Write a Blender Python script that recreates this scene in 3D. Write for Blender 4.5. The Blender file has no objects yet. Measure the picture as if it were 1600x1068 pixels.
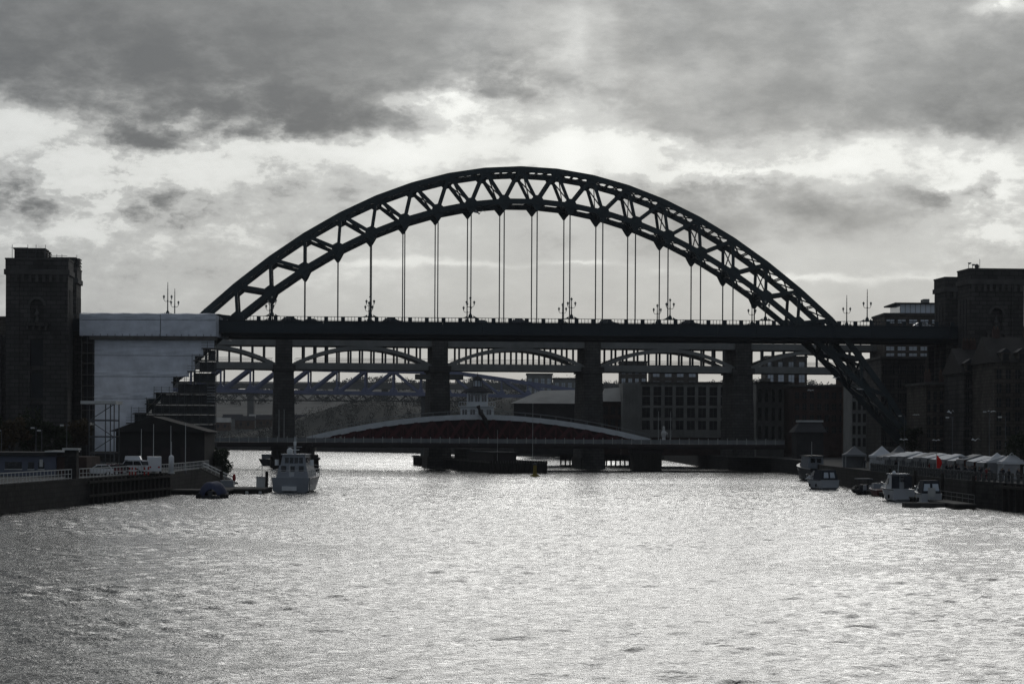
import bpy, math, random
from mathutils import Vector, Matrix
random.seed(11)
R = math.radians
SC = bpy.context.scene
COL = SC.collection

# ------------------------------------------------------------------ camera
CAM_H = 9.2            # eye height above the river, standing on a bridge downstream
F_PX = 3700.0          # focal length in pixels of the 1600 px wide photograph
ROLL = 0.0052
cam_d = bpy.data.cameras.new('camera'); cam = bpy.data.objects.new('camera', cam_d); COL.objects.link(cam)
cam_d.sensor_width = 36.0; cam_d.lens = F_PX / 1600 * 36.0
cam_d.shift_y = 144.0 / 1600
cam_d.clip_start = 1.0; cam_d.clip_end = 9000
cam.matrix_world = Matrix.Translation((0, 0, CAM_H)) @ Matrix.Rotation(R(90), 4, 'X') @ Matrix.Rotation(ROLL, 4, 'Z')
SC.camera = cam

# ------------------------------------------------------------------ sky
SUN_AZ, SUN_EL = R(5.5), R(17.0)
SUN = Vector((math.sin(SUN_AZ) * math.cos(SUN_EL), math.cos(SUN_AZ) * math.cos(SUN_EL), math.sin(SUN_EL)))
world = bpy.data.worlds.new('World'); SC.world = world; world.use_nodes = True
WT = world.node_tree; WT.nodes.clear()

class S:
    """a socket with arithmetic"""
    tree = WT
    def __init__(s, sock): s.k = sock
    @staticmethod
    def m(op, *a, clamp=False):
        n = S.tree.nodes.new('ShaderNodeMath'); n.operation = op; n.use_clamp = clamp
        for i, v in enumerate(a):
            if isinstance(v, S): S.tree.links.new(v.k, n.inputs[i])
            else: n.inputs[i].default_value = float(v)
        return S(n.outputs[0])
    def __add__(s, o): return S.m('ADD', s, o)
    __radd__ = __add__
    def __sub__(s, o): return S.m('SUBTRACT', s, o)
    def __rsub__(s, o): return S.m('SUBTRACT', o, s)
    def __mul__(s, o): return S.m('MULTIPLY', s, o)
    __rmul__ = __mul__
    def __truediv__(s, o): return S.m('DIVIDE', s, o)
def s_exp(x): return S.m('POWER', 2.718281828, x)
def s_vec(x, y, z=0.0):
    n = S.tree.nodes.new('ShaderNodeCombineXYZ')
    for i, v in enumerate((x, y, z)):
        if isinstance(v, S): S.tree.links.new(v.k, n.inputs[i])
        else: n.inputs[i].default_value = v
    return n.outputs[0]
def s_noise(vec, scale, detail=6, rough=0.55, lac=2.0, dist=0.0):
    n = S.tree.nodes.new('ShaderNodeTexNoise'); n.noise_dimensions = '3D'
    S.tree.links.new(vec, n.inputs['Vector']); n.inputs['Scale'].default_value = scale
    n.inputs['Detail'].default_value = detail; n.inputs['Roughness'].default_value = rough
    n.inputs['Lacunarity'].default_value = lac; n.inputs['Distortion'].default_value = dist
    return S(n.outputs[0])
def s_ramp(x, stops, mode='LINEAR'):
    n = S.tree.nodes.new('ShaderNodeValToRGB'); n.color_ramp.interpolation = mode
    e = n.color_ramp.elements
    while len(e) < len(stops): e.new(0.5)
    for el, (p, c) in zip(e, stops):
        el.position = p; el.color = (*c, 1) if isinstance(c, tuple) else (c, c, c, 1)
    S.tree.links.new(x.k, n.inputs[0]); return n.outputs[0]

tc = WT.nodes.new('ShaderNodeTexCoord'); sep = WT.nodes.new('ShaderNodeSeparateXYZ')
WT.links.new(tc.outputs['Generated'], sep.inputs[0])
dx, dy, dz = (S(sep.outputs[i]) for i in range(3))
az = S.m('ARCTAN2', dx, dy) * 10.0        # sky azimuth, tenths of a radian
el = S.m('ARCSINE', dz) * 10.0            # sky elevation
cv = s_vec(az, el * 1.7, 0.0)
w1 = s_noise(cv, 1.6, 3, 0.6); w2 = s_noise(s_vec(az, el * 1.7, 7.3), 1.6, 3, 0.6)
w3 = s_noise(s_vec(az, el * 1.7, 3.1), 7.0, 4, 0.62)
u = az + (w1 - 0.5) * 0.55 + (w3 - 0.5) * 0.22
v = el + (w2 - 0.5) * 0.30 + (w3 - 0.5) * 0.12
big = s_noise(s_vec(az * 0.55, el * 1.0, 11.0), 1.25, 4, 0.58)
fine = s_noise(s_vec(az * 0.8, el * 1.6, 23.0), 4.2, 6, 0.60)
# thickness of the cloud deck against elevation (v/4 on the ramp), broken up by the noises
prof = S(s_ramp(v / 4.0, [(0.0, .43), (.10, .455), (.175, .465), (.215, .46), (.25, .455), (.268, .43), (.281, .34), (.293, .24), (.304, .33), (.322, .61), (.345, .76), (.40, .80), (.47, .80), (.70, .84), (1.0, .74)]))
lump = s_noise(s_vec(az + (w3 - .5) * .12, el * 1.9, 41.0), 3.4, 8, 0.66)
dens = prof + (big - 0.5) * 0.36 + (fine - 0.5) * 0.26
uv_vec = s_vec(u, v); uv_raw = s_vec(az + (w1 - .5) * .1, el + (w1 - .5) * .14 + (w3 - .5) * .05)
def blob(x, y, rx, ry, amp, src=None):
    """soft spot of thicker or thinner cloud in sky angles"""
    mp = WT.nodes.new('ShaderNodeMapping'); WT.links.new(src or uv_vec, mp.inputs[0]); k = 2.2 / 370.0
    sx, sy = 1 / (rx * k), 1 / (ry * k)
    mp.inputs['Location'].default_value = (-(x - 800) / 370.0 * sx, -(678 - y) / 370.0 * sy, 0); mp.inputs['Scale'].default_value = (sx, sy, 0)
    gr = WT.nodes.new('ShaderNodeTexGradient'); gr.gradient_type = 'QUADRATIC_SPHERE'; WT.links.new(mp.outputs[0], gr.inputs[0])
    return S(gr.outputs['Fac']), amp * 1.25
BLOBS = [
 (560, 195, 150, 38, .26), (240, 120, 300, 60, .12), (60, 60, 160, 60, .06), (1110, 222, 130, 30, .22), (1460, 195, 150, 42, .14), (1230, 120, 180, 70, .02),
 (725, 180, 85, 30, -.60), (660, 158, 60, 10, -.30), (890, 50, 110, 150, -.15), (900, 215, 60, 40, -.02), (480, 243, 170, 18, -.34), (900, 252, 130, 18, -.30), (1260, 270, 230, 14, -.30), (960, 262, 90, 24, -.2),
 (1580, 20, 40, 18, -.5), (1568, 300, 34, 40, -.4), (1575, 375, 55, 25, -.42), (1240, 340, 280, 50, .21), (1430, 320, 120, 45, .04),
 (1470, 290, 40, 12, -.42), (600, 300, 160, 34, .10), (430, 330, 120, 30, .02), (235, 228, 130, 30, .42), (70, 308, 90, 26, .22), (300, 318, 90, 20, .12),
 (170, 285, 190, 26, -.30), (60, 215, 90, 22, -.34), (120, 365, 170, 30, -.34), (330, 262, 90, 16, -.3), (260, 190, 70, 10, -.3), (370, 285, 60, 20, -.26),
 (1060, 120, 240, 80, -.08), (1480, 60, 120, 60, -.08)]
LUMPY = [(150, 290, 330, 130, .95), (1540, 320, 100, 110, .7), (760, 180, 130, 60, .5), (1150, 270, 260, 45, .6), (430, 235, 150, 60, .5)]
mask = S.m('ADD', 0.12, 0.0)
for b in LUMPY:
    fac, amp = blob(*b); mask = S.m('MULTIPLY_ADD', fac, amp, mask)
dens = dens + (lump - 0.5) * 2.6 * mask
SLITS = [(700, 412, 130, 4.5, -.16), (905, 414, 90, 4, -.17), (1250, 433, 150, 5, -.19), (1420, 440, 70, 5, -.14), (1030, 425, 30, 7, -.12), (590, 411, 60, 5, -.1), (480, 395, 70, 6, -.1)]
for src, lst in ((uv_vec, BLOBS), (uv_raw, SLITS)):
    for b in lst:
        fac, amp = blob(*b, src=src); dens = S.m('MULTIPLY_ADD', fac, amp, dens)
cloud = s_ramp(dens, [(0.0, (.85, .862, .838)), (.25, (.80, .812, .787)), (.315, (.735, .746, .724)), (.365, (.645, .655, .64)), (.42, (.585, .595, .582)), (.54, (.52, .528, .52)), (.66, (.37, .377, .375)), (.78, (.255, .263, .266)), (.90, (.185, .193, .198)), (1.0, (.155, .163, .17))])
# light: the hidden sun brightens the cloud around it, the far side of the sky is dimmer
cosang = dx * SUN.x + dy * SUN.y + dz * SUN.z
ang = S.m('ARCCOSINE', S.m('MINIMUM', cosang, 1.0))
glow = s_exp(ang * ang * (-1.0 / (R(9.0) ** 2))) * 0.9 + s_exp(ang * ang * (-1.0 / (R(38.0) ** 2))) * 0.52 + 0.66
# faint shafts fanning down from the hidden sun
ray_a = S.m('ARCTAN2', az - (910 - 800) / 370.0, (678 + 260) / 370.0 - el)
rays = s_noise(s_vec(ray_a * 3.0, 0.0, 4.0), 1.0, 1.5, 0.5)
ray_m = 1.0 + (rays - 0.5) * 1.3 * s_exp(ang * ang * (-1.0 / (R(14.0) ** 2)))
lum = glow * ray_m
tint = s_ramp(ang * (1 / math.pi), [(0.0, (1.0, 1.0, .985)), (.10, (1.0, 1.0, 1.0)), (.35, (.90, .97, 1.10)), (1.0, (.84, .95, 1.16))])
tm = WT.nodes.new('ShaderNodeVectorMath'); tm.operation = 'MULTIPLY'; WT.links.new(cloud, tm.inputs[0]); WT.links.new(tint, tm.inputs[1])
vm = WT.nodes.new('ShaderNodeVectorMath'); vm.operation = 'SCALE'
WT.links.new(tm.outputs[0], vm.inputs[0]); WT.links.new(lum.k, vm.inputs['Scale'])
sky = WT.nodes.new('ShaderNodeTexSky'); sky.sky_type = 'NISHITA'; sky.sun_disc = False
sky.sun_elevation = SUN_EL; sky.sun_rotation = SUN_AZ; sky.air_density = 1.0; sky.dust_density = 0.6
bg1 = WT.nodes.new('ShaderNodeBackground'); WT.links.new(sky.outputs[0], bg1.inputs[0]); bg1.inputs[1].default_value = 0.05
bg2 = WT.nodes.new('ShaderNodeBackground'); WT.links.new(vm.outputs[0], bg2.inputs[0]); bg2.inputs[1].default_value = 0.84
mx = WT.nodes.new('ShaderNodeMixShader'); mx.inputs[0].default_value = 0.965
wo = WT.nodes.new('ShaderNodeOutputWorld')
WT.links.new(bg1.outputs[0], mx.inputs[1]); WT.links.new(bg2.outputs[0], mx.inputs[2]); WT.links.new(mx.outputs[0], wo.inputs[0])

world.cycles.sampling_method = 'MANUAL'; world.cycles.sample_map_resolution = 512
# ------------------------------------------------------------------ sun behind the cloud
sun_d = bpy.data.lights.new('sun', 'SUN'); sun_d.energy = 0.52; sun_d.angle = R(29); sun_d.color = (1.0, .985, .955)
sun_o = bpy.data.objects.new('sun', sun_d); COL.objects.link(sun_o)
sun_o.rotation_euler = (-SUN).to_track_quat('-Z', 'Y').to_euler(); sun_o.location = (60, 400, 300)
vs = SC.view_settings; vs.view_transform = 'Standard'; vs.look = 'None'; vs.exposure = 0.0; vs.gamma = 1.0; vs.use_curve_mapping = False
SC.cycles.max_bounces = 3; SC.cycles.diffuse_bounces = 2; SC.cycles.volume_bounces = 0; SC.cycles.glossy_bounces = 2; SC.cycles.transmission_bounces = 2
SC.cycles.sample_clamp_indirect = 6.0; SC.cycles.denoising_prefilter = 'NONE'

# ------------------------------------------------------------------ materials
def srgb(r, g, b):
    f = lambda c: (c / 12.92 if c <= .04045 else ((c + .055) / 1.055) ** 2.4)
    return tuple(f(c / 255.0) for c in (r, g, b))
MATS = {}
def mat(name, col, rough=.75, var=.25, scale=.6, metal=0.0, spec=.3, bump=0.0, bscale=6.0, stretch=(1, 1, 1), trans=0.0, course=None):
    m = bpy.data.materials.new(name); m.use_nodes = True; MATS[name] = m
    t = m.node_tree; b = t.nodes['Principled BSDF']
    S.tree = t
    g = t.nodes.new('ShaderNodeNewGeometry')
    mp = t.nodes.new('ShaderNodeMapping'); t.links.new(g.outputs['Position'], mp.inputs[0]); mp.inputs['Scale'].default_value = stretch
    n = s_noise(mp.outputs[0], scale, 6, .6)
    lo = tuple(c * (1 - var) for c in col); hi = tuple(min(1, c * (1 + var)) for c in col)
    c = s_ramp(n, [(.28, lo), (.72, hi)])
    if course:
        sp = t.nodes.new('ShaderNodeSeparateXYZ'); t.links.new(g.outputs['Position'], sp.inputs[0])
        bv = s_vec(S(sp.outputs[0]) + S(sp.outputs[1]), S(sp.outputs[2]), 0.0)
        br = t.nodes.new('ShaderNodeTexBrick'); t.links.new(bv, br.inputs['Vector']); br.inputs['Scale'].default_value = 1.0
        br.inputs['Brick Width'].default_value = course[0]; br.inputs['Row Height'].default_value = course[1]; br.inputs['Mortar Size'].default_value = course[1] * .09; br.inputs['Mortar Smooth'].default_value = .3
        br.inputs['Color1'].default_value = (1.12, 1.12, 1.12, 1); br.inputs['Color2'].default_value = (.72, .72, .72, 1); br.inputs['Mortar'].default_value = (.42, .42, .42, 1)
        mm_ = t.nodes.new('ShaderNodeVectorMath'); mm_.operation = 'MULTIPLY'; t.links.new(c, mm_.inputs[0]); t.links.new(br.outputs['Color'], mm_.inputs[1]); c = mm_.outputs[0]
    t.links.new(c, b.inputs['Base Color'])
    b.inputs['Roughness'].default_value = rough; b.inputs['Metallic'].default_value = metal
    b.inputs['Specular IOR Level'].default_value = spec
    if bump:
        n2 = s_noise(mp.outputs[0], bscale, 5, .6)
        bn = t.nodes.new('ShaderNodeBump'); bn.inputs['Strength'].default_value = bump; bn.inputs['Distance'].default_value = .15
        t.links.new(n2.k, bn.inputs['Height']); t.links.new(bn.outputs[0], b.inputs['Normal'])
    if trans:
        tr = t.nodes.new('ShaderNodeBsdfTranslucent'); t.links.new(c, tr.inputs[0])
        mxs = t.nodes.new('ShaderNodeMixShader'); mxs.inputs[0].default_value = trans
        o = t.nodes['Material Output']
        t.links.new(b.outputs[0], mxs.inputs[1]); t.links.new(tr.outputs[0], mxs.inputs[2]); t.links.new(mxs.outputs[0], o.inputs[0])
    return m
mat('bridge_steel', (.022, .036, .040), .55, .30, .35, 0, .35, .08, 2.0)
mat('bridge_bracing', (.020, .032, .036), .6, .25, .6)
mat('deck_girder', (.016, .026, .033), .5, .25, .25, 0, .3, stretch=(.4, .4, 2))
mat('asphalt', (.05, .05, .05), .85, .2, .4)
mat('granite_soot', (.062, .060, .056), .9, .40, .22, 0, .15, .35, 1.2, (1, 1, .5), course=(1.9, .85))
mat('granite_trim', (.082, .080, .074), .9, .35, .3, 0, .15, .3, 1.5)
mat('side_window_matte', (.05, .05, .048), .9, .3, .5)  # matte dark finish of the towers' side windows, no glassy reflection
mat('sheeting', (.76, .80, .86), .62, .16, .45, 0, .3, .8, .7, (1, 1, .8), .12)
mat('sheet_seam', (.16, .17, .19), .8, .2, 1)
mat('scaffold_tube', (.10, .105, .11), .5, .3, 1, .4)
mat('scaffold_board', (.11, .105, .095), .85, .35, .8)
mat('netting', (.085, .092, .092), .9, .3, .6, trans=.15)
mat('stone_pier', (.066, .066, .062), .9, .40, .25, 0, .15, .4, 1.0, (1, 1, .6), course=(1.8, .8))
mat('iron_grey', (.19, .195, .185), .65, .22, .3, 0, .3, .05, 2)
mat('iron_dark', (.080, .082, .078), .7, .25, .4)
mat('blue_steel', (.19, .21, .31), .5, .15, .4)
mat('far_lattice', (.06, .065, .06), .7, .2, .3)
mat('concrete_far', (.10, .105, .10), .85, .2, .1)
mat('swing_white', (.66, .69, .70), .5, .12, .5)
mat('swing_red', (.085, .014, .017), .55, .25, .4)
mat('swing_red_web', (.040, .007, .009), .7, .3, .4)
mat('swing_dark', (.030, .024, .024), .75, .3, .4)
mat('fence_grey', (.21, .22, .22), .6, .18, .8)
mat('timber_wet', (.030, .027, .023), .85, .45, .7, 0, .2, .4, 3, (1, 1, .4))
mat('timber_deck', (.085, .08, .07), .85, .35, .6)
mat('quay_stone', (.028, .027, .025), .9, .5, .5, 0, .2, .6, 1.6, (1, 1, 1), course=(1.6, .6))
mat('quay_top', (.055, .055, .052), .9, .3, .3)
mat('white_paint', (.72, .74, .74), .45, .08, .8)
mat('off_white', (.50, .51, .49), .55, .14, .8)
mat('boat_white', (.46, .48, .50), .35, .08, .5, 0, .5)
mat('boat_grey', (.22, .24, .265), .4, .1, .5, 0, .5)
mat('hull_dark', (.025, .03, .038), .4, .2, .6, 0, .5)
mat('hull_red', (.11, .03, .025), .5, .2, .8)
mat('canvas_blue', (.035, .045, .09), .7, .2, 1, 0, .2, .4, 3)
mat('canvas_dark', (.025, .03, .04), .75, .2, 1)
mat('glass_dark', (.012, .016, .02), .08, .2, .3, 0, .6)
mat('window_dull', (.014, .016, .018), .45, .3, .6, 0, .2)
mat('glass_sky', (.50, .56, .62), .10, .2, .15, 0, .8)
mat('rubber', (.012, .012, .013), .8, .2, 2)
mat('chrome', (.5, .5, .5), .25, .1, 1, .9)
mat('car_black', (.012, .013, .015), .25, .1, 1, 0, .5)
mat('car_grey', (.08, .085, .09), .28, .1, 1, .3, .5)
mat('car_silver', (.36, .37, .38), .28, .06, 1, .4, .5)
mat('car_white', (.72, .73, .74), .28, .05, 1, 0, .5)
mat('car_red', (.12, .012, .02), .25, .1, 1, 0, .5)
mat('car_blue', (.02, .035, .09), .25, .1, 1, 0, .5)
mat('lamp_glass', (.55, .54, .48), .3, .1, 2)
mat('lamp_red', (.35, .01, .01), .3, .1, 2)
mat('brick_dark', (.060, .040, .034), .9, .35, .4, 0, .15, .3, 2)
mat('brick_brown', (.10, .066, .048), .9, .35, .4, 0, .15, .3, 2)
mat('stone_pale', (.225, .228, .215), .9, .22, .3, 0, .15, .2, 1.5)
mat('stone_brown', (.085, .076, .064), .9, .4, .3, 0, .15, .35, 1.5, (1, 1, .6), course=(1.3, .6))
mat('render_blue', (.11, .125, .165), .8, .2, .4)
mat('roof_slate', (.032, .033, .036), .8, .3, .5, 0, .3, .3, 3)
mat('roof_pale', (.40, .39, .36), .7, .18, .25, 0, .3, .2, 2)
mat('roof_brown', (.022, .021, .020), .8, .3, .5)
mat('wall_dark', (.035, .035, .036), .85, .3, .5)
mat('tent_white', (.76, .78, .80), .6, .06, .6, 0, .3, .3, 2, trans=.25)
mat('tent_grey', (.24, .25, .26), .65, .12, .6, 0, .3, .3, 2, trans=.2)
mat('banner_red', (.75, .012, .008), .6, .12, 2)
mat('banner_orange', (.16, .055, .03), .7, .2, 1)
mat('buoy_yellow', (.30, .22, .03), .6, .2, 1)
mat('life_red', (.30, .02, .015), .6, .15, 1)
mat('bark', (.035, .028, .022), .95, .3, 2)
mat('leaf_dark', (.022, .030, .014), .8, .5, .8, trans=.15)
mat('leaf_green', (.035, .052, .024), .8, .5, .8, trans=.15)
mat('leaf_brown', (.055, .040, .020), .8, .5, .8, trans=.15)
mat('woodland_leaf', (.045, .048, .040), .9, .2, .06)
mat('hill_grass', (.064, .067, .060), .95, .55, .03)
mat('ground_soil', (.07, .068, .058), .95, .35, .05)
mat('skin', (.36, .24, .18), .6, .1, 5)
mat('coat_dark', (.018, .02, .026), .85, .3, 6)
mat('coat_red', (.14, .02, .02), .85, .3, 6)
mat('coat_grey', (.09, .09, .10), .85, .3, 6)
mat('trousers', (.02, .022, .03), .85, .3, 6)
mat('hair', (.02, .014, .01), .7, .3, 9)
mat('gull_grey', (.25, .25, .26), .7, .3, 4)
mat('bronze_pale', (.55, .56, .54), .6, .15, 3)

# river
wm = bpy.data.materials.new('river_water'); wm.use_nodes = True; MATS['river_water'] = wm
t = wm.node_tree; S.tree = t; b = t.nodes['Principled BSDF']
b.inputs['Base Color'].default_value = (.010, .014, .013, 1); b.inputs['Roughness'].default_value = .10; b.inputs['IOR'].default_value = 1.333
g = t.nodes.new('ShaderNodeNewGeometry')
def wavetex(sx, sy, scale, det, rough, off):
    mp = t.nodes.new('ShaderNodeMapping'); t.links.new(g.outputs['Position'], mp.inputs[0])
    mp.inputs['Scale'].default_value = (sx, sy, 1); mp.inputs['Location'].default_value = (off, off * .7, off * 1.3); mp.inputs['Rotation'].default_value = (0, 0, R(8))
    return s_noise(mp.outputs[0], scale, det, rough, dist=.3)
h = wavetex(.95, 1.0, 3.6, 4, .64, 3.0) * .09
bn = t.nodes.new('ShaderNodeBump'); bn.inputs['Strength'].default_value = 1.0; bn.inputs['Distance'].default_value = 1.0
t.links.new(h.k, bn.inputs['Height']); t.links.new(bn.outputs[0], b.inputs['Normal'])

# ------------------------------------------------------------------ mesh helpers
ORG = {}
class MB:
    def __init__(s): s.v = []; s.f = []; s.mi = []; s.cur = 0
    def add(s, vs_, fs):
        o = len(s.v); s.v += [tuple(p) for p in vs_]; s.f += [tuple(i + o for i in q) for q in fs]; s.mi += [s.cur] * len(fs); return s
    BF = [(0, 3, 2, 1), (4, 5, 6, 7), (0, 1, 5, 4), (1, 2, 6, 5), (2, 3, 7, 6), (3, 0, 4, 7)]
    def box(s, x0, x1, y0, y1, z0, z1):
        return s.add([(x0, y0, z0), (x1, y0, z0), (x1, y1, z0), (x0, y1, z0), (x0, y0, z1), (x1, y0, z1), (x1, y1, z1), (x0, y1, z1)], MB.BF)
    def hexa(s, lo, hi):
        return s.add(list(lo) + list(hi), MB.BF)
    def beam(s, p, q, w, h, up=(0, 0, 1)):
        p = Vector(p); q = Vector(q); d = (q - p).normalized(); up = Vector(up)
        if abs(d.dot(up.normalized())) > .98: up = Vector((0, 1, 0)) if abs(d.y) < .9 else Vector((1, 0, 0))
        a = d.cross(up).normalized() * (w / 2); c = a.cross(d).normalized() * (h / 2)
        return s.add([p - a - c, p + a - c, p + a + c, p - a + c, q - a - c, q + a - c, q + a + c, q - a + c],
                     [(0, 1, 2, 3), (4, 7, 6, 5), (0, 4, 5, 1), (1, 5, 6, 2), (2, 6, 7, 3), (3, 7, 4, 0)])
    def tube(s, p, q, r0, r1=None, n=8):
        r1 = r0 if r1 is None else r1
        p = Vector(p); q = Vector(q); d = (q - p).normalized(); up = Vector((0, 0, 1)) if abs(d.z) < .95 else Vector((1, 0, 0))
        a = d.cross(up).normalized(); c = a.cross(d)
        ring = lambda o, r: [o + (a * math.cos(2 * math.pi * i / n) + c * math.sin(2 * math.pi * i / n)) * r for i in range(n)]
        return s.add(ring(p, r0) + ring(q, r1), [(i, (i + 1) % n, n + (i + 1) % n, n + i) for i in range(n)] + [tuple(range(n))[::-1], tuple(range(n, 2 * n))])
    def path(s, pts, r, n=6):
        pts = [Vector(p) for p in pts]; vs_ = []; fs = []
        for k, p in enumerate(pts):
            d = (pts[min(k + 1, len(pts) - 1)] - pts[max(k - 1, 0)]).normalized(); up = Vector((0, 0, 1)) if abs(d.z) < .9 else Vector((0, 1, 0))
            a = d.cross(up).normalized(); c = a.cross(d); rr = r[k] if isinstance(r, (list, tuple)) else r
            vs_ += [p + (a * math.cos(2 * math.pi * i / n) + c * math.sin(2 * math.pi * i / n)) * rr for i in range(n)]
        for k in range(len(pts) - 1):
            fs += [(k * n + i, k * n + (i + 1) % n, (k + 1) * n + (i + 1) % n, (k + 1) * n + i) for i in range(n)]
        fs += [tuple(range(n))[::-1], tuple(range((len(pts) - 1) * n, len(pts) * n))]
        return s.add(vs_, fs)
    def prism(s, poly, off):
        n = len(poly); off = Vector(off); P_ = [Vector(p) for p in poly]
        return s.add(P_ + [p + off for p in P_], [tuple(range(n))[::-1], tuple(range(n, 2 * n))] + [(i, (i + 1) % n, n + (i + 1) % n, n + i) for i in range(n)])
    def lathe(s, c, prof_, n=10):
        c = Vector(c); vs_ = []; fs = []
        for (r, z) in prof_: vs_ += [c + Vector((math.cos(2 * math.pi * i / n) * r, math.sin(2 * math.pi * i / n) * r, z)) for i in range(n)]
        for k in range(len(prof_) - 1): fs += [(k * n + i, k * n + (i + 1) % n, (k + 1) * n + (i + 1) % n, (k + 1) * n + i) for i in range(n)]
        fs += [tuple(range(n))[::-1], tuple(range((len(prof_) - 1) * n, len(prof_) * n))]
        return s.add(vs_, fs)
    def mesh(s, name, mats, org=(0, 0, 0), smooth=False):
        me = bpy.data.meshes.new(name); o = Vector(org)
        me.from_pydata([tuple(Vector(p) - o) for p in s.v], [], s.f)
        for m in (mats if isinstance(mats, (list, tuple)) else [mats]): me.materials.append(MATS[m])
        if isinstance(mats, (list, tuple)): me.polygons.foreach_set('material_index', s.mi)
        if smooth: me.polygons.foreach_set('use_smooth', [True] * len(me.polygons))
        me.update(); return me
    def part(s, name, m, parent, smooth=False, label=None):
        org = ORG.get(parent.name, Vector((0, 0, 0)))
        o = bpy.data.objects.new(name, s.mesh(name, m, org, smooth)); COL.objects.link(o); o.parent = parent; ORG[o.name] = org
        if label: o['label'] = label
        return o
    def top(s, name, m, label=None, cat=None, group=None, kind=None, smooth=False, at0=False):
        if at0: org = Vector((0, 0, 0))
        else:
            xs, ys, zs = zip(*s.v); org = Vector(((min(xs) + max(xs)) / 2, (min(ys) + max(ys)) / 2, min(zs)))
        o = bpy.data.objects.new(name, s.mesh(name, m, org, smooth)); COL.objects.link(o); o.location = org; ORG[o.name] = org
        return tag(o, label, cat, group, kind)
def tag(o, label=None, cat=None, group=None, kind=None):
    for k, x in (('label', label), ('category', cat), ('group', group), ('kind', kind)):
        if x: o[k] = x
    return o
def thing(name, label, cat, loc=(0, 0, 0), group=None):
    o = bpy.data.objects.new(name, None); COL.objects.link(o); o.location = loc; ORG[o.name] = Vector(loc); o.empty_display_size = .5
    return tag(o, label, cat, group)
def share(name, me, parent, loc, rz=0.0, scale=(1, 1, 1)):
    """another piece with the mesh data of an alike one; loc in world metres"""
    o = bpy.data.objects.new(name, me); COL.objects.link(o); o.parent = parent
    o.location = Vector(loc) - ORG.get(parent.name, Vector((0, 0, 0))); o.rotation_euler = (0, 0, rz); o.scale = scale; return o
def dup(root, loc, rz, label, group=None, scale=None, swap=None):
    def cp(o, par):
        c = o.copy(); COL.objects.link(c)
        if par is not None: c.parent = par
        if swap and o.type == 'MESH' and any(m.name in swap for m in o.data.materials):
            key = (o.data.name, tuple(sorted(swap.items())))
            if key not in SWAPPED:
                me = o.data.copy()
                for i, m in enumerate(me.materials):
                    if m.name in swap: me.materials[i] = MATS[swap[m.name]]
                SWAPPED[key] = me
            c.data = SWAPPED[key]
        for ch in o.children: cp(ch, c)
        return c
    r = cp(root, None); r.location = loc; r.rotation_euler = (0, 0, rz)
    if scale: r.scale = scale if isinstance(scale, tuple) else (scale,) * 3
    r['label'] = label
    if group: r['group'] = group
    elif 'group' in r: del r['group']
    return r
SWAPPED = {}
def P(x, y, Y):
    """world point seen at photograph pixel (x, y) when it lies Y metres up the river"""
    x2 = x + ROLL * (y - 534); y2 = y - ROLL * (x - 800)
    return Vector(((x2 - 800) * Y / F_PX, Y, CAM_H + (678 - y2) * Y / F_PX))
def PW(x, y):
    """point of the water surface seen at pixel (x, y)"""
    y2 = y - ROLL * (x - 800); Y = F_PX * CAM_H / (y2 - 678); p = P(x, y, Y); return Vector((p.x, Y, 0))
def Zp(y, Y, x=800): return P(x, y, Y).z
def Xp(x, Y, y=600): return P(x, y, Y).x

# ================================================================== the setting: river, banks, hills
import numpy as np
rng = np.random.default_rng(5)
ys = [38.0]
while ys[-1] < 960: ys.append(ys[-1] + .20 + max(0, ys[-1] - 80) * .0009)
ys = np.array(ys); xs = np.arange(-72, 72.01, .34); GX, GY = np.meshgrid(xs, ys)
hgt = np.zeros_like(GX); WAVES = 44
for i in range(WAVES):
    lam = .8 * (3.0 / .8) ** (i / (WAVES - 1)); th = rng.normal(0, .75); k = 2 * np.pi / lam
    kx, ky = k * np.sin(th), k * np.cos(th); slope = .0225 * (1.0 if lam < 1.2 else (1.2 / lam) ** .5)
    res = np.clip(lam / np.maximum(2.2 * np.gradient(ys), 1e-3)[:, None] - .8, 0, 1)      # drop what the mesh cannot carry
    wob = sum(.5 * np.sin(GX * rng.normal(0, .16) + GY * rng.normal(0, .12) + rng.uniform(0, 6.3)) for _ in range(3))
    hgt += res * slope / k * np.sqrt(2) * np.sin(kx * GX + ky * GY + rng.uniform(0, 6.3) + 2 * wob)
gust = np.ones_like(GX)
for i in range(14):
    kk = 2 * np.pi / rng.uniform(7, 60); th = rng.normal(0, .5); gust += .085 * np.sin(kk * (np.sin(th) * GX + .45 * np.cos(th) * GY) + rng.uniform(0, 6.3))
hgt = hgt * np.clip(gust, .45, 1.6)
for i in range(10):            # scattered longer wavelets riding through in groups
    lam = rng.uniform(2.4, 5.0); th = rng.normal(0, .4); k = 2 * np.pi / lam
    grp = np.sin(GX * rng.normal(0, .25) + rng.uniform(0, 6)) * np.sin(GY * rng.normal(0, .12) + rng.uniform(0, 6)) * np.sin(GX * .31 + GY * rng.normal(0, .2) + rng.uniform(0, 6))
    hgt += .03 / k * np.clip(grp - .25, 0, 1) * 2.2 * np.sin(k * (np.sin(th) * GX + np.cos(th) * GY) + rng.uniform(0, 6))

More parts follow.
